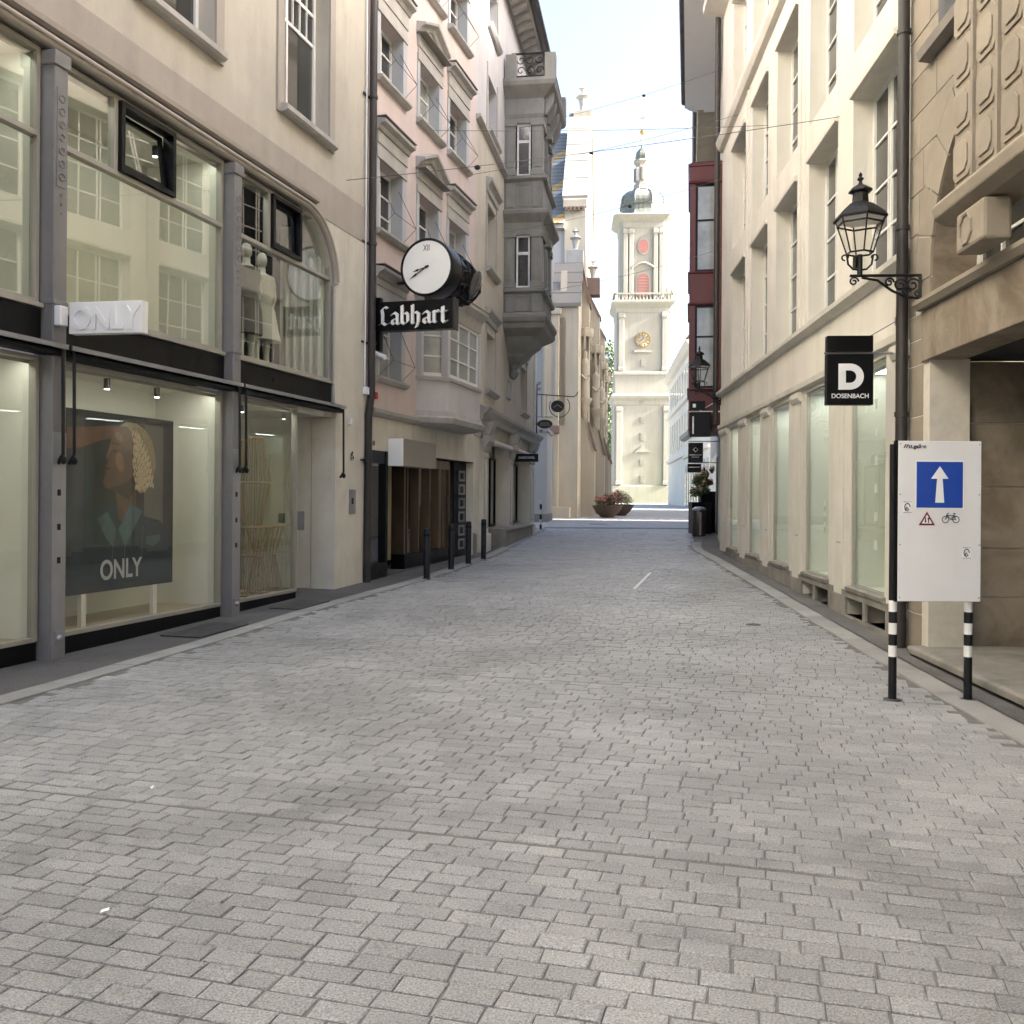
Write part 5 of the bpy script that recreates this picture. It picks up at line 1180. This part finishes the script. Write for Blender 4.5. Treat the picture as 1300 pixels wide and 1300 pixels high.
# bollards
BO = None
for i, (x, y) in enumerate(((-1.50, 16.72), (-1.18, 18.49), (-.90, 19.71), (-.62, 20.89))):
    if i == 0:
        BO = thing('bollard', (x, y, gz(y)), 0, 'x', 'bollard', 'bollards along the left kerb')
        MB().lathe([(.058, -.05), (.058, .86), (.050, .885), (.02, .893)], 16).build('shaft', bollm, BO, smooth=40); MB().lathe([(.061, .76), (.061, .80)], 16).build('groove', blackm, BO); MB().lathe([(.075, 0), (.075, .018), (.06, .02)], 16).build('foot_ring', plate, BO)
        o2 = BO
    else: o2 = copy_tree(BO); o2.location = (x, y, gz(y))
    o2['label'] = ['slim dark bollard at the kerb, farthest from the granite plinth, before the bronze door', 'slim dark bollard at the kerb, second from the steel sign box doorway', 'slim dark bollard at the kerb, third along the jeweller shop', 'slim dark bollard at the kerb beside the grey house portal'][i]

# traffic board on two striped posts
TB = thing('traffic_board', (3.365, 7.585, gz(7.6)), R(1.0), 'white traffic board with blue arrow sign on two striped posts', 'sign')
for x in (-.305, .305):
    p_ = MB().tube([(0, x, -.05), (0, x, .35)], .032, 12).build('post', blackiron, TB, smooth=40)
    for k in range(5):
        z = .35+.09*k; MB().tube([(0, x, z), (0, x, z+.09)], .0325, 12).build('band', postwhite if k % 2 == 0 else blackiron, p_, smooth=40)
    MB().tube([(0, x, .80), (0, x, 2.05)], .032, 12).build('upper_shaft', blackiron, p_)
    MB().lathe([(.07, .001), (.06, .012)], 14, (0, x)).build('foot', plate, p_)
bd = wbox(TB, 'panel', board, -.30, .365, -.075, -.04, .80, 2.075, .004)
wbox(TB, 'panel_edge', blackm, -.316, -.3005, -.07, -.02, .795, 2.078)
Y0 = -.0765
bs = wbox(TB, 'blue_sign', bluep, -.155, .215, Y0-.003, Y0+.001, 1.545, 1.91); wbox(TB, 'blue_sign_rim', white, -.165, .225, Y0-.001, Y0+.0012, 1.535, 1.92)
def flat(parent, name, m, pts2, y, th=.001):
    q = MB(); n2 = len(pts2); q.add([(a, y, c) for a, c in pts2]+[(a, y-th, c) for a, c in pts2], [tuple(range(n2)), tuple(range(n2, 2*n2))]+[(i, (i+1) % n2, (i+1) % n2+n2, i+n2) for i in range(n2)]); return q.build(name, m, parent)
flat(bs, 'arrow', white, [(.03, 1.875), (-.04, 1.775), (.008, 1.775), (-.006, 1.585), (.066, 1.585), (.052, 1.775), (.10, 1.775)], Y0-.003)
flat(TB, 'warning_triangle', redp, [(-.135, 1.405), (-.005, 1.405), (-.07, 1.515)], Y0)
flat(TB, 'triangle_field', white, [(-.112, 1.419), (-.028, 1.419), (-.07, 1.49)], Y0-.001)
for x, up in ((-.082, 0), (-.058, 1)):
    z0, z1 = 1.424, 1.468
    tip = (x, z1) if up else (x, z0); bz = z1-.016 if up else z0+.016
    flat(TB, 'small_arrow', blackp, [(x-.004, z0 if up else z1), (x+.004, z0 if up else z1), (x+.004, bz), (x+.011, bz), tip, (x-.011, bz), (x-.004, bz)], Y0-.002)
bi = MB()
def wh(cx_, cz_, r_): bi.tube([(Y0-.002, cx_+r_*math.cos(R(15*k)), cz_+r_*math.sin(R(15*k))) for k in range(24)], .0032, 4, True)
bxc, bzc = .115, 1.452
wh(bxc-.038, bzc, .026); wh(bxc+.046, bzc, .026)
for seg in ([(-.038, 0), (-.022, .034), (.03, .034), (.002, .0), (-.022, .034)], [(.002, 0), (.046, 0), (.03, .034)], [(-.038, 0), (-.024, .048), (-.010, .05)], [(.03, .034), (.034, .046), (.024, .047), (.044, .047)]):
    bi.tube([(Y0-.003, bxc+a, bzc+c) for a, c in seg], .0032, 4)
bi.build('bicycle_symbol', blackp, TB)
text('town_name', 'st.gallen', .045, blackp, TB, (-.222, Y0-.001, 2.017), (R(90), 0, 0), .0006, bold=.0012)
for k in range(2): flat(TB, 'town_mark', blackp, [(-.262+.018*k, 2.018), (-.252+.018*k, 2.018), (-.236+.018*k, 2.048), (-.246+.018*k, 2.048)], Y0)
for (sx0, sz0) in ((-.262, 1.50), (.215, 1.14)):
    st_ = wbox(TB, 'sticker', white, sx0, sx0+.07, Y0-.001, Y0+.001, sz0, sz0+.095); rd = random.Random(int(sz0*100))
    q = MB()
    for k in range(16): q.tube([(Y0-.0015, sx0+.005+.06*(k % 8)/7, sz0+(.004 if k < 8 else .091)), (Y0-.0015, sx0+.009+.055*(k % 8)/7, sz0+(.008 if k < 8 else .087))], .003, 4)
    q.tube([(Y0-.0015, sx0+.035+.022*math.cos(t*.6), sz0+.048+.03*math.sin(t*.6)) for t in range(9)], .004, 4); q.tube([(Y0-.0015, sx0+.02, sz0+.02), (Y0-.0015, sx0+.03, sz0+.05), (Y0-.0015, sx0+.045, sz0+.025)], .005, 4); q.build('print', blackp, st_)
for x in (-.285, .35):
    for z in (.83, 1.25, 1.65, 2.05): MB().ell((Y0, x, z), (.003, .006, .006), 8, 4).build('screw', steel, TB)

# shoe shop sign
DS = thing('shoe_shop_sign', FC.W(.32, .0, 0), -FC.a, 'black square hanging sign with one large white capital letter and a name beneath', 'sign')
px = wbox(DS, 'panel', blackm, -.79, -.285, -.055, .055, 2.66, 3.225, .004); wbox(DS, 'upper_panel', blackm, -.788, -.287, -.05, .05, 3.255, 3.43, .004)
MB(-1).tube([(0, .81, 3.24), (0, .0, 3.24)], .014, 8).build('arm', steel, DS); MB(-1).tube([(0, .62, 3.25), (0, .02, 3.60)], .007, 6).build('stay', steel, DS)
for z in (3.24, 3.60): wbox(DS, 'wall_plate', steel, -.03, .0, -.04, .04, z-.05, z+.05, .004)
text('letter', 'D', .36, white, px, (-.672, -.056, 2.85), (R(90), 0, 0), .002, 'LEFT', 1.02, .022)
text('name', 'DOSENBACH', .070, white, px, (-.5375, -.056, 2.735), (R(90), 0, 0), .001, 'CENTER', .98, .001)

# wall lanterns
def lantern(F, s, o, z, label, scl=1.0):
    T_ = thing('wall_lantern', F.W(s, 0, 0), -F.a, label, 'street lamp', 'black wall lanterns on scrolled brackets')
    x0 = -o; k = scl
    def lz(prof, name, m, n=6, rot=0, sm=0, par=T_):
        q = MB(); q.lathe([(r_*k, z+h*k) for r_, h in prof], n, (0, x0), 1, rot); return q.build(name, m, par, smooth=sm)
    lz([(.275, .58), (.28, .60), (.255, .635), (.14, .735), (.085, .76), (.078, .86), (.125, .875), (.12, .895), (.06, .935), (.025, .955), (.016, .985), (.035, 1.005), (.03, 1.02), (.012, 1.03), (.02, 1.055), (.004, 1.08)], 'roof', blackiron, 6, 0, 20)
    lz([(.245, .575), (.255, .585), (.12, .70)], 'reflector', white, 6)
    cg = MB()
    for j in range(6):
        a = R(60*j); cg.tube([(.25*k*math.cos(a), x0+.25*k*math.sin(a), z+.59*k), (.135*k*math.cos(a), x0+.135*k*math.sin(a), z+.235*k)], .0085*k, 5)
    for r_, h in ((.135, .235), (.235, .535)): cg.tube([(r_*k*math.cos(R(60*j)), x0+r_*k*math.sin(R(60*j)), z+h*k) for j in range(6)], .011*k, 5, True)
    c_ = cg.build('cage', blackiron, T_)
    for j in range(6):
        a, c = R(60*j), R(60*(j+1)); q = MB(); q.add([q.p(r_*k*math.cos(t_), x0+r_*k*math.sin(t_), z+h*k) for r_, h, t_ in ((.132, .24, a), (.132, .24, c), (.245, .585, c), (.245, .585, a))], [(0, 1, 2, 3)]); q.build('pane', lampglass, c_)
    q = MB()
    for sx_ in (-1, 1):
        q.tube([(0, x0+sx_*.135*k, z+.22*k), (0, x0+sx_*.12*k, z+.12*k), (0, x0+sx_*.07*k, z+.07*k), (0, x0, z+.06*k)], .011*k, 6)
        q.tube([(0, x0+sx_*(.15+.035*math.sin(t*.7))*k, z+(.19-.03*math.cos(t*.7))*k) for t in range(8)], .009*k, 5)
    q.tube([(0, x0, z), (0, x0, z+.22*k)], .028*k, 8); q.tube([(0, x0-.05*k, z+.08*k), (0, x0-.05*k, z+.2*k)], .022*k, 6); q.build('holder', blackiron, T_)
    q = MB(); q.tube([(0, x0-.1*k, z), (0, .0, z)], .016*k, 6); q.tube([(0, -.015, z), (0, -.015, z-.33*k)], .022*k, 6)
    cv = [(0, x0+.02*k, z-.02*k), (0, x0+.18*k, z-.05*k), (0, x0+.33*k, z-.16*k), (0, x0+.46*k, z-.22*k), (0, -.02, z-.24*k)]; q.tube(cv, .014*k, 6)
    for cx_, cz_, r_ in ((-.09, -.10, .075), (-.22, -.10, .07), (-.16, -.17, .05), (-.33, -.07, .05), (-.04, -.19, .04), (x0/k-.06, -.06, .05), (-.05, -.30, .035)):
        q.tube([(0, (cx_+r_*math.cos(t*.62)*(1-t/18))*k, z+(cz_+r_*math.sin(t*.62)*(1-t/18))*k) for t in range(15)], .0105*k, 5)
    q.build('bracket', blackiron, T_, smooth=40)
    return T_
lantern(FC, -.39, .63, 3.94, 'black six sided wall lantern on scrolled bracket beside the sandstone building')
lantern(FC, 13.45, .55, 4.30, 'black wall lantern on bracket in front of the red oriel', 1.05)

# black shop blade signs under the red oriel
def blade(name, F, s, o0, o1, z0, z1, label, marks):
    T_ = thing(name, F.W(s, 0, 0), -F.a, label, 'sign'); p_ = wbox(T_, 'panel', blackm, -o1, -o0, -.05, .05, z0, z1, .004); return T_, p_
t1, p1 = blade('blade_sign', FD, 1.75, .30, .86, 3.3, 3.98, 'tall black blade sign with white arm under the red oriel', 0)
MB(-1).tube([(0, .88, 3.99), (0, 0, 3.99)], .018, 6).build('arm', white, t1); MB(-1).tube([(0, .6, 4.0), (0, .02, 4.35)], .01, 6).build('stay', white, t1); wbox(p1, 'white_mark', white, -.79, -.75, -.054, -.05, 3.38, 3.86)
wbox(t1, 'top_panel', blackm, -.86, -.45, -.04, .04, 4.03, 4.28, .004); wbox(t1, 'top_mark', white, -.78, -.70, -.044, -.04, 4.10, 4.2)
t2, p2 = blade('blade_sign', FD, 3.1, .48, .90, 2.65, 3.22, 'black blade sign with white diamond logo hanging past the oriel', 0)
q = MB(); q.tube([(-.053, -.69+.065*math.cos(R(90*k)), 3.02+.065*math.sin(R(90*k))) for k in range(4)], .014, 4, True); q.build('diamond_logo', white, p2)
wbox(p2, 'text_line', white, -.86, -.52, -.054, -.05, 2.86, 2.875); wbox(p2, 'text_line', white, -.80, -.58, -.054, -.05, 2.80, 2.812); MB(-1).tube([(0, .9, 3.26), (0, 0, 3.26)], .014, 6).build('arm', steel, t2)
t3, p3 = blade('blade_sign', FD, 4.4, .52, .92, 2.40, 2.66, 'small wide black blade sign below the diamond logo sign', 0)
wbox(p3, 'text_line', white, -.88, -.56, -.054, -.05, 2.55, 2.57); MB(-1).tube([(0, .92, 2.70), (0, 0, 2.70)], .014, 6).build('arm', steel, t3)

# small black sign on the grey house
CS = thing('shop_blade_sign', FB.W(5.9, 0, 0), -FB.a, 'small black blade sign with thin white lettering on the grey house', 'sign')
pc = wbox(CS, 'panel', blackm, .12, .80, -.04, .04, 2.66, 2.90, .004); text('lettering', 'CHRISTOFFEL', .085, white, pc, (.46, -.042, 2.755), (R(90), 0, 0), .001, 'CENTER', .95, .001); wbox(CS, 'bracket', blackiron, 0, .12, -.02, .02, 2.75, 2.80)

# wrought iron guild sign
GS = thing('wrought_iron_sign', FB.W(11.35, .02, 0), -FB.a, 'ornate wrought iron hanging sign with round and oval dark plates', 'sign')
q = MB(); q.tube([(0, .05, 3.7), (0, .05, 5.6)], .022, 6); q.tube([(0, .05, 5.25), (0, 1.35, 5.15), (0, 1.45, 5.22), (0, 1.48, 5.32)], .018, 6)
for cx_, cz_, r_ in ((.12, 5.62, .07), (.13, 5.42, .06), (.12, 3.66, .06), (.2, 3.95, .06)): q.tube([(0, cx_+r_*math.cos(t*.7)*(1-t/16), cz_+r_*math.sin(t*.7)*(1-t/16)) for t in range(12)], .012, 5)
for x in (.22, .38): q.tube([(0, x, 5.24), (0, x, 4.45)], .009, 5)
q.tube([(0, .05, 4.45), (0, .6, 4.45)], .009, 5); q.tube([(0, .85+.36*math.cos(R(12*k+150)), 4.82+.38*math.sin(R(12*k+150))) for k in range(22)], .013, 5); q.tube([(0, .8, 5.2), (0, .8, 5.05)], .012, 5); q.build('iron_bracket', blackiron, GS)
def disc(rx, rz, cx_, cz_, name):
    q = MB(); n = 22; q.add([(cx_+rx*math.cos(2*math.pi*j/n), y, cz_+rz*math.sin(2*math.pi*j/n)) for y in (-.03, .03) for j in range(n)], [tuple(range(n)), tuple(range(n, 2*n))]+[(j, (j+1) % n, (j+1) % n+n, j+n) for j in range(n)]); return q.build(name, mat(name+'_paint', (.045, .04, .035), .5), GS)
d1 = disc(.235, .21, .78, 4.82, 'round_plate'); d2 = disc(.27, .155, .34, 4.2, 'oval_plate')
q = MB(); q.tube([(-.034, .65, 4.78), (-.034, .78, 4.87), (-.034, .92, 4.77)], .018, 5); q.build('emblem', bandstone, d1); wbox(d2, 'lettering_line', bandstone, .18, .5, -.036, -.03, 4.22, 4.245); wbox(d2, 'lettering_line', bandstone, .16, .52, -.036, -.03, 4.15, 4.175)

# striped marker post at the house end
MP = thing('marker_post', (1.02, 33.4, gz(33.4)), 0, 'thin black and white striped post at the far corner of grey house', 'post')
for k in range(6): MB().tube([(0, 0, .18*k), (0, 0, .18*k+.18)], .04, 8).build('band', blackiron if k % 2 == 0 else postwhite, MP)

# litter bin
BN = thing('litter_bin', (5.92, 29.9, gz(29.9)), 0, 'brown steel cylindrical litter bin with pale domed lid at the pavement edge', 'bin')
MB().lathe([(.20, 0), (.215, .02), (.215, .80), (.20, .82)], 20).build('body', mat('bin_brown', (.06, .05, .042), .4, .1, 4, metal=.4), BN, smooth=40)
MB().lathe([(.225, .83), (.22, .88), (.12, .94), (.01, .95)], 20).build('lid', steel, BN, smooth=40)
q = MB(); q.box(-.217, -.205, -.03, .03, .05, .78); q.build('strap', steel, BN)

# planters with flowers
def planter(name, loc, label, bowl, r_, h, zc0, leafc, pet, seed, n=900):
    T_ = thing(name, loc, 0, label, 'planter', 'flower planters')
    if bowl: MB().lathe([(r_*.42, 0), (r_*.45, .03), (r_*.75, h*.4), (r_*.98, h*.92), (r_, h), (r_*.93, h), (r_*.8, h*.75)], 28).build('bowl', terrac, T_, smooth=40)
    else: wbox(T_, 'box', blackm, -r_, r_, -r_, r_, 0, h, .01)
    rd = random.Random(seed); bl_ = [(rd.uniform(-.7, .7)*r_, rd.uniform(-.6, .6)*r_, h+zc0*rd.uniform(.2, .8), r_*rd.uniform(.3, .5)) for _ in range(12)]
    leaf_cloud(T_, 'foliage', leafm, bl_, n, .04, seed); leaf_cloud(T_, 'blossoms', pet, [(x, y, z+.08, q_*.95) for x, y, z, q_ in bl_], n//3, .045, seed+9)
    return T_
planter('bowl_planter', (4.95, 49.0, gz(49)), 'wide brown bowl planter with pink flowers before the church wall', True, .80, .62, .42, leafm, petal, 11, 2600)
planter('bowl_planter', (6.05, 53.0, gz(53)), 'bowl planter heaped with pale yellow flowers behind the pink one', True, .80, .62, .75, leafm, petalw, 12, 2600)
planter('box_planter', (6.28, 31.6, gz(31.6)), 'tall black box planter with bushy green shrub by the right shops', False, .32, 1.05, 1.1, leafm, petalw, 13, 1800)
hb = planter('box_planter', (6.66, 32.3, gz(32.3)), 'black planter with hanging red flowers beside the shopfront', False, .25, 1.4, .9, leafm, mat('red_petals', (.45, .02, .04), .7, .2, 6, island=.3), 14, 1200)

# ------------------------------------------------------------------ things in the shop windows
PO = thing('advertising_poster', FA.W(.38, 0, 0), -FA.a, 'large dark fashion poster of a person in denim behind the shop glass', 'poster')
MB().box(.16, 2.0, -.33, -.30, .55, 2.50).build('poster_board', mat('poster_dark', (.009, .010, .013), .55, .3, 1.5), PO)
for s in (.42, 1.62): MB().box(s, s+.07, -.34, -.29, .205, .55).build('stand_leg', manne, PO)
skin = mat('print_skin', (.10, .045, .027), .6, .4, 5); hairm = mat('print_hair', (.40, .32, .21), .7, .3, 40); haird = mat('print_hair_dark', (.22, .175, .11), .7, .3, 40); denim = mat('print_denim', (.013, .024, .035), .7, .5, 6); denl = mat('print_denim_light', (.05, .085, .10), .7, .4, 5); greyp = mat('print_grey', (.10, .09, .08), .7, .15, 2)
def pr(name, m, pts2, lay): 
    q = MB(); q.prism([(s, z) for s, z in pts2], -.2995+.001*(lay-1), -.2995+.001*lay); return q.build(name, m, PO)
def el(cx_, cz_, a, c, n=22, t0=0, rot=0): 
    return [(cx_+a*math.cos(2*math.pi*k/n)*math.cos(rot)-c*math.sin(2*math.pi*k/n)*math.sin(rot), cz_+a*math.cos(2*math.pi*k/n)*math.sin(rot)+c*math.sin(2*math.pi*k/n)*math.cos(rot)) for k in range(n)]
pr('print_backdrop', greyp, [(1.45, .75), (1.80, .75), (1.80, 2.42), (1.45, 2.42)], 1)
pr('print_jacket', denim, [(.20, .95), (.30, 1.25), (.55, 1.42), (.80, 1.50), (1.10, 1.45), (1.45, 1.36), (1.75, 1.30), (1.96, 1.12), (1.97, .62), (.24, .62)], 2)
pr('print_sleeve', denim, [(.18, 1.1), (.20, 1.95), (.42, 2.02), (.56, 1.8), (.52, 1.4), (.40, 1.1)], 3)
pr('print_arm', skin, [(.20, 2.08), (.20, 2.30), (.55, 2.33), (.98, 2.37), (.98, 2.24), (.7, 2.19), (.42, 2.10)], 4)
pr('print_neck', skin, [(1.0, 1.34), (.97, 1.52), (.95, 1.70), (1.30, 1.72), (1.30, 1.5), (1.24, 1.36), (1.12, 1.26)], 4)
pr('print_hair_back', haird, [(1.0, 2.36), (1.12, 2.42), (1.30, 2.42), (1.46, 2.36), (1.58, 2.24), (1.64, 2.10), (1.66, 1.94), (1.60, 1.78), (1.50, 1.66), (1.40, 1.62), (1.34, 1.72), (1.30, 2.0), (1.25, 2.2), (1.1, 2.33)], 3.5)
pr('print_face', skin, [(1.02, 2.37), (.95, 2.33), (.89, 2.25), (.85, 2.15), (.81, 2.07), (.785, 2.015), (.80, 1.985), (.825, 1.97), (.80, 1.93), (.775, 1.905), (.785, 1.88), (.77, 1.855), (.79, 1.83), (.76, 1.79), (.745, 1.735), (.77, 1.69), (.84, 1.665), (.97, 1.655), (1.12, 1.68), (1.27, 1.74), (1.34, 1.9), (1.33, 2.1), (1.26, 2.28), (1.14, 2.37)], 5)
rd = random.Random(2)
for k in range(13):
    bx0, bz = 1.24+.033*k, 2.30-.012*k*k*.35
    for j in range(9):
        zb = bz-.075*j
        if zb > 1.60+.01*k: pr('print_braid', hairm, el(bx0+.012*math.sin(j+k)+.006*j, zb, .017, .042, 8, 0, .35 if j % 2 else -.35), 6+.25*(k % 3))
skd = mat('print_shadow_tone', (.035, .017, .011), .6, .2, 3); skl = mat('print_light_tone', (.17, .085, .05), .6, .3, 5)
pr('print_eye', skd, el(.945, 2.085, .05, .012, 14, 0, -.15), 6); pr('print_brow', skd, el(.955, 2.17, .075, .010, 14, 0, -.12), 6); pr('print_lips', skd, [(.775, 1.905), (.80, 1.91), (.87, 1.885), (.80, 1.868), (.787, 1.88)], 6)
pr('print_cheek', skl, el(1.02, 1.97, .07, .11, 18, 0, .3), 5.6); pr('print_forehead_light', skl, el(1.0, 2.25, .07, .045, 18, 0, -.5), 5.6); pr('print_nose_light', skl, [(.86, 2.13), (.80, 2.02), (.815, 2.01), (.89, 2.12)], 5.6)
pr('print_jaw_shade', skd, [(.84, 1.668), (.97, 1.70), (1.14, 1.74), (1.27, 1.84), (1.31, 1.78), (1.28, 1.66), (1.18, 1.55), (.99, 1.62), (.97, 1.657)], 5.7)
pr('print_collar', denl, [(1.0, 1.22), (1.20, 1.50), (1.42, 1.42), (1.25, 1.20), (1.12, 1.0)], 6); pr('print_collar', denl, [(.96, 1.22), (.82, 1.42), (.66, 1.34), (.78, 1.15), (.92, 1.02)], 6)
pr('print_pocket', denl, [(1.48, 1.12), (1.74, 1.14), (1.74, 1.06), (1.62, 1.0), (1.48, 1.04)], 5)
for a in (1.40, 1.10, .9): pr('print_seam', denl, [(a, .9), (a+.012, .9), (a+.03, 1.25), (a+.018, 1.25)], 7)
text('lettering', 'ONLY', .30, mat('poster_lettering', (.40, .40, .39), .5), PO, (-.288, .70, .68), (R(90), 0, R(90)), .001, sx=.86, bold=.006)
# mannequins in the upper window
def mannequin(s, o, label, skirt):
    M_ = thing('mannequin', FA.W(s, o, 3.42), -FA.a+R(70), label, 'mannequin', 'mannequins in the upper shop window')
    b = MB(); b.lathe([(.055, .02), (.05, .08), (.045, .25), (.06, .40), (.05, .48), (.075, .75), (.06, .8)], 10, (.0, -.09)); b.lathe([(.055, .02), (.05, .08), (.045, .25), (.06, .40), (.05, .48), (.075, .75), (.06, .8)], 10, (.0, .09))
    b.lathe([(.10, .75), (.16, .85), (.12, 1.05), (.16, 1.28), (.14, 1.38), (.05, 1.44), (.045, 1.52)], 14, (0, 0), 1.25); b.ell((0, 0, 1.62), (.085, .075, .115), 12, 8)
    for sx_ in (-1, 1): b.tube([(0, sx_*.19, 1.36), (.02, sx_*.25, 1.1), (.08, sx_*.22, .85)], [.045, .038, .03], 8); b.ell((.06, sx_*.09, .03), (.12, .035, .03), 8, 5)
    b.build('body', manne, M_, smooth=60)
    c = MB(); c.lathe([(.24 if skirt else .2, .45), (.19, .75), (.17, .88), (.135, 1.02), (.18, 1.25), (.16, 1.38)], 14, (0, 0), 1.25); c.build('dress', fabricw if skirt else fabricb, M_, smooth=60)
    return M_
mannequin(4.2, -.42, 'white mannequin in dark knit dress nearest the iron post upstairs', 0); mannequin(4.75, -.5, 'white mannequin in ivory skirt next to the display screen upstairs', 1)
# rattan baskets
def basket(s, o, z, prof, label):
    B_ = thing('rattan_basket', FA.W(s, o, z), -FA.a, label, 'basket', 'rattan baskets in the shop window'); q = MB()
    for k in range(20): a = R(18*k); q.tube([(r_*math.cos(a), r_*math.sin(a), h) for r_, h in prof], .006, 4)
    for r_, h in prof: q.tube([(r_*math.cos(R(18*k)), r_*math.sin(R(18*k)), h) for k in range(20)], .009, 4, True)
    q.build('weave', wicker, B_); return B_
p1_ = [(.26, 0), (.15, .55), (.28, .95)]; p2_ = [(.12, 0), (.24, .62), (.13, 1.25)]
basket(4.30, -.36, .21, p1_, 'waisted rattan basket on the window floor under the tall one'); basket(4.72, -.40, .21, p1_, 'second waisted rattan basket standing behind the first'); basket(4.32, -.36, 1.17, p2_, 'tall faceted rattan basket stacked on top of the waisted basket')
# figure poster strip in the second window
SP = thing('poster_strip', FA.W(0, 0, 0), -FA.a, 'narrow warm toned poster of a dark coat beside the second iron post', 'poster')
MB().box(3.27, 3.60, -.16, -.14, .45, 2.25).build('board', roomwarm, SP); 
b = MB(); b.prism([(3.28, .55), (3.58, .6), (3.56, 1.2), (3.5, 1.75), (3.40, 2.0), (3.28, 2.05)], -.1395, -.137); b.build('print_coat', fabricb, SP)
for k in range(5): MB().prism([(3.30, 1.12-.045*k), (3.50, 1.22-.05*k), (3.50, 1.24-.05*k), (3.30, 1.145-.045*k)], -.1365, -.135).build('print_finger', mat('print_warm', (.55, .20, .07), .6) if k == 0 else MATS['print_warm'], SP)

# ------------------------------------------------------------------ overhead cables
cablem = mat('grey_cable', (.12, .12, .12), .6)
def cable(p, q, sag, label, boxes=()):
    T_ = thing('overhead_cable', tuple((Vector(p)+Vector(q))/2), 0, label, 'cable', 'overhead cables across the street'); c = (Vector(p)+Vector(q))/2
    pts2 = []
    for k in range(25):
        t = k/24; v_ = Vector(p).lerp(Vector(q), t)-c; v_.z -= sag*4*t*(1-t); pts2.append(v_)
    b = MB(); n = b; b.p = lambda s, o, z: (s, o, z); b.tube(pts2, .0055, 5); b.build('wire', cablem, T_)
    for t in boxes:
        v_ = Vector(p).lerp(Vector(q), t)-c; v_.z -= sag*4*t*(1-t); d = MB(); d.ell((v_.y, v_.x, v_.z-.02), (.03, .05, .04), 8, 6); d.build('junction', blackiron, T_)
    return T_
cable(FA.W(6.52, 0, 6.75), FC.W(2.75, 0, 6.85), .05, 'thin cable from cream shop wall to the store window hood', (.30,))
cable(FA.W(10.2, 0, 8.95), FC.W(7.75, 0, 8.7), .05, 'thin cable from a pink house sill across to the store', ())
cable(FB.W(7.2, .3, 13.1), FD.W(1.0, 0, 13.0), .10, 'highest cable from the oriel balcony to the white eaves', (.62,))
cable(FA.W(13.3, 0, 9.1), FC.W(11.2, 0, 10.3), .10, 'cable with small dark junction box between pink house and store cornice', (.45,))
cable(FB.W(4.0, 0, 8.9), FC.W(13.4, 0, 9.6), .12, 'cable from grey house wall to the store downpipe', (.6,))
cable(FB.W(3.9, .1, 7.1), FD.W(1.6, 0, 8.4), .15, 'lowest cable crossing in front of the tower', ())

# ------------------------------------------------------------------ small things on the ground
def plate_(s, o, L_, W_, label):
    w0 = FA.W(s, o, 0); T_ = thing('cellar_hatch', (w0.x, w0.y, gz(w0.y)+.010), -FA.a, label, 'hatch'); q = MB(); q.add([(-W_/2, -L_/2, -.01), (W_/2, -L_/2, -.01), (W_/2, L_/2, .01), (-W_/2, L_/2, .01), (-W_/2, -L_/2, .004), (W_/2, -L_/2, .004), (W_/2, L_/2, .024), (-W_/2, L_/2, .024)], [(0, 1, 2, 3), (4, 5, 6, 7), (0, 1, 5, 4), (1, 2, 6, 5), (2, 3, 7, 6), (3, 0, 4, 7)]); q.build('lid', plate, T_); return T_
plate_(2.0, .42, 1.0, .5, 'dark steel cellar hatch in the pavement under the poster window'); plate_(4.3, .4, .9, .45, 'dark steel hatch in the pavement before the basket window')
for x, y, r_, lab in ((3.62, 39.4, .34, 'round dark manhole cover in the paving before the church'), (3.0, 11.7, .085, 'small round iron valve cover set in the setts near the store')):
    mh = thing('manhole_cover', (x, y, gz(y)), 0, lab, 'manhole'); MB().lathe([(r_, -.02), (r_, .006), (r_*.94, .008), (.01, .008)], 24).build('cover', plate, mh); MB().lathe([(r_*1.12, -.02), (r_*1.12, .004), (r_*1.02, .0045)], 24).build('rim', plinth, mh)
q = MB(); q.add([(1.97, 15.4, gz(15.4)+.006), (2.02, 15.37, gz(15.4)+.006), (2.69, 18.1, gz(18.1)+.006), (2.64, 18.14, gz(18.1)+.006)], [(0, 1, 2, 3)])
tag(q.build('chalk_line', chalkm), 'faint white line marked along the setts in mid street', 'marking')
for i, (x, y, lab) in enumerate(((-1.55, 3.62, 'small white paper scrap lying on the dark setts'), (-1.95, 5.15, 'tiny pale feather caught near the long open joint'))):
    q = MB(); q.add([(-.016, -.008, 0), (.016, -.006, .004), (.018, .006, .010), (-.010, .008, .005)], [(0, 1, 2, 3)]); o2 = tag(q.build('paper_scrap', white), lab, 'litter'); o2.location = (x, y, gz(y)+.006); o2.rotation_euler = (0, 0, .4+i)
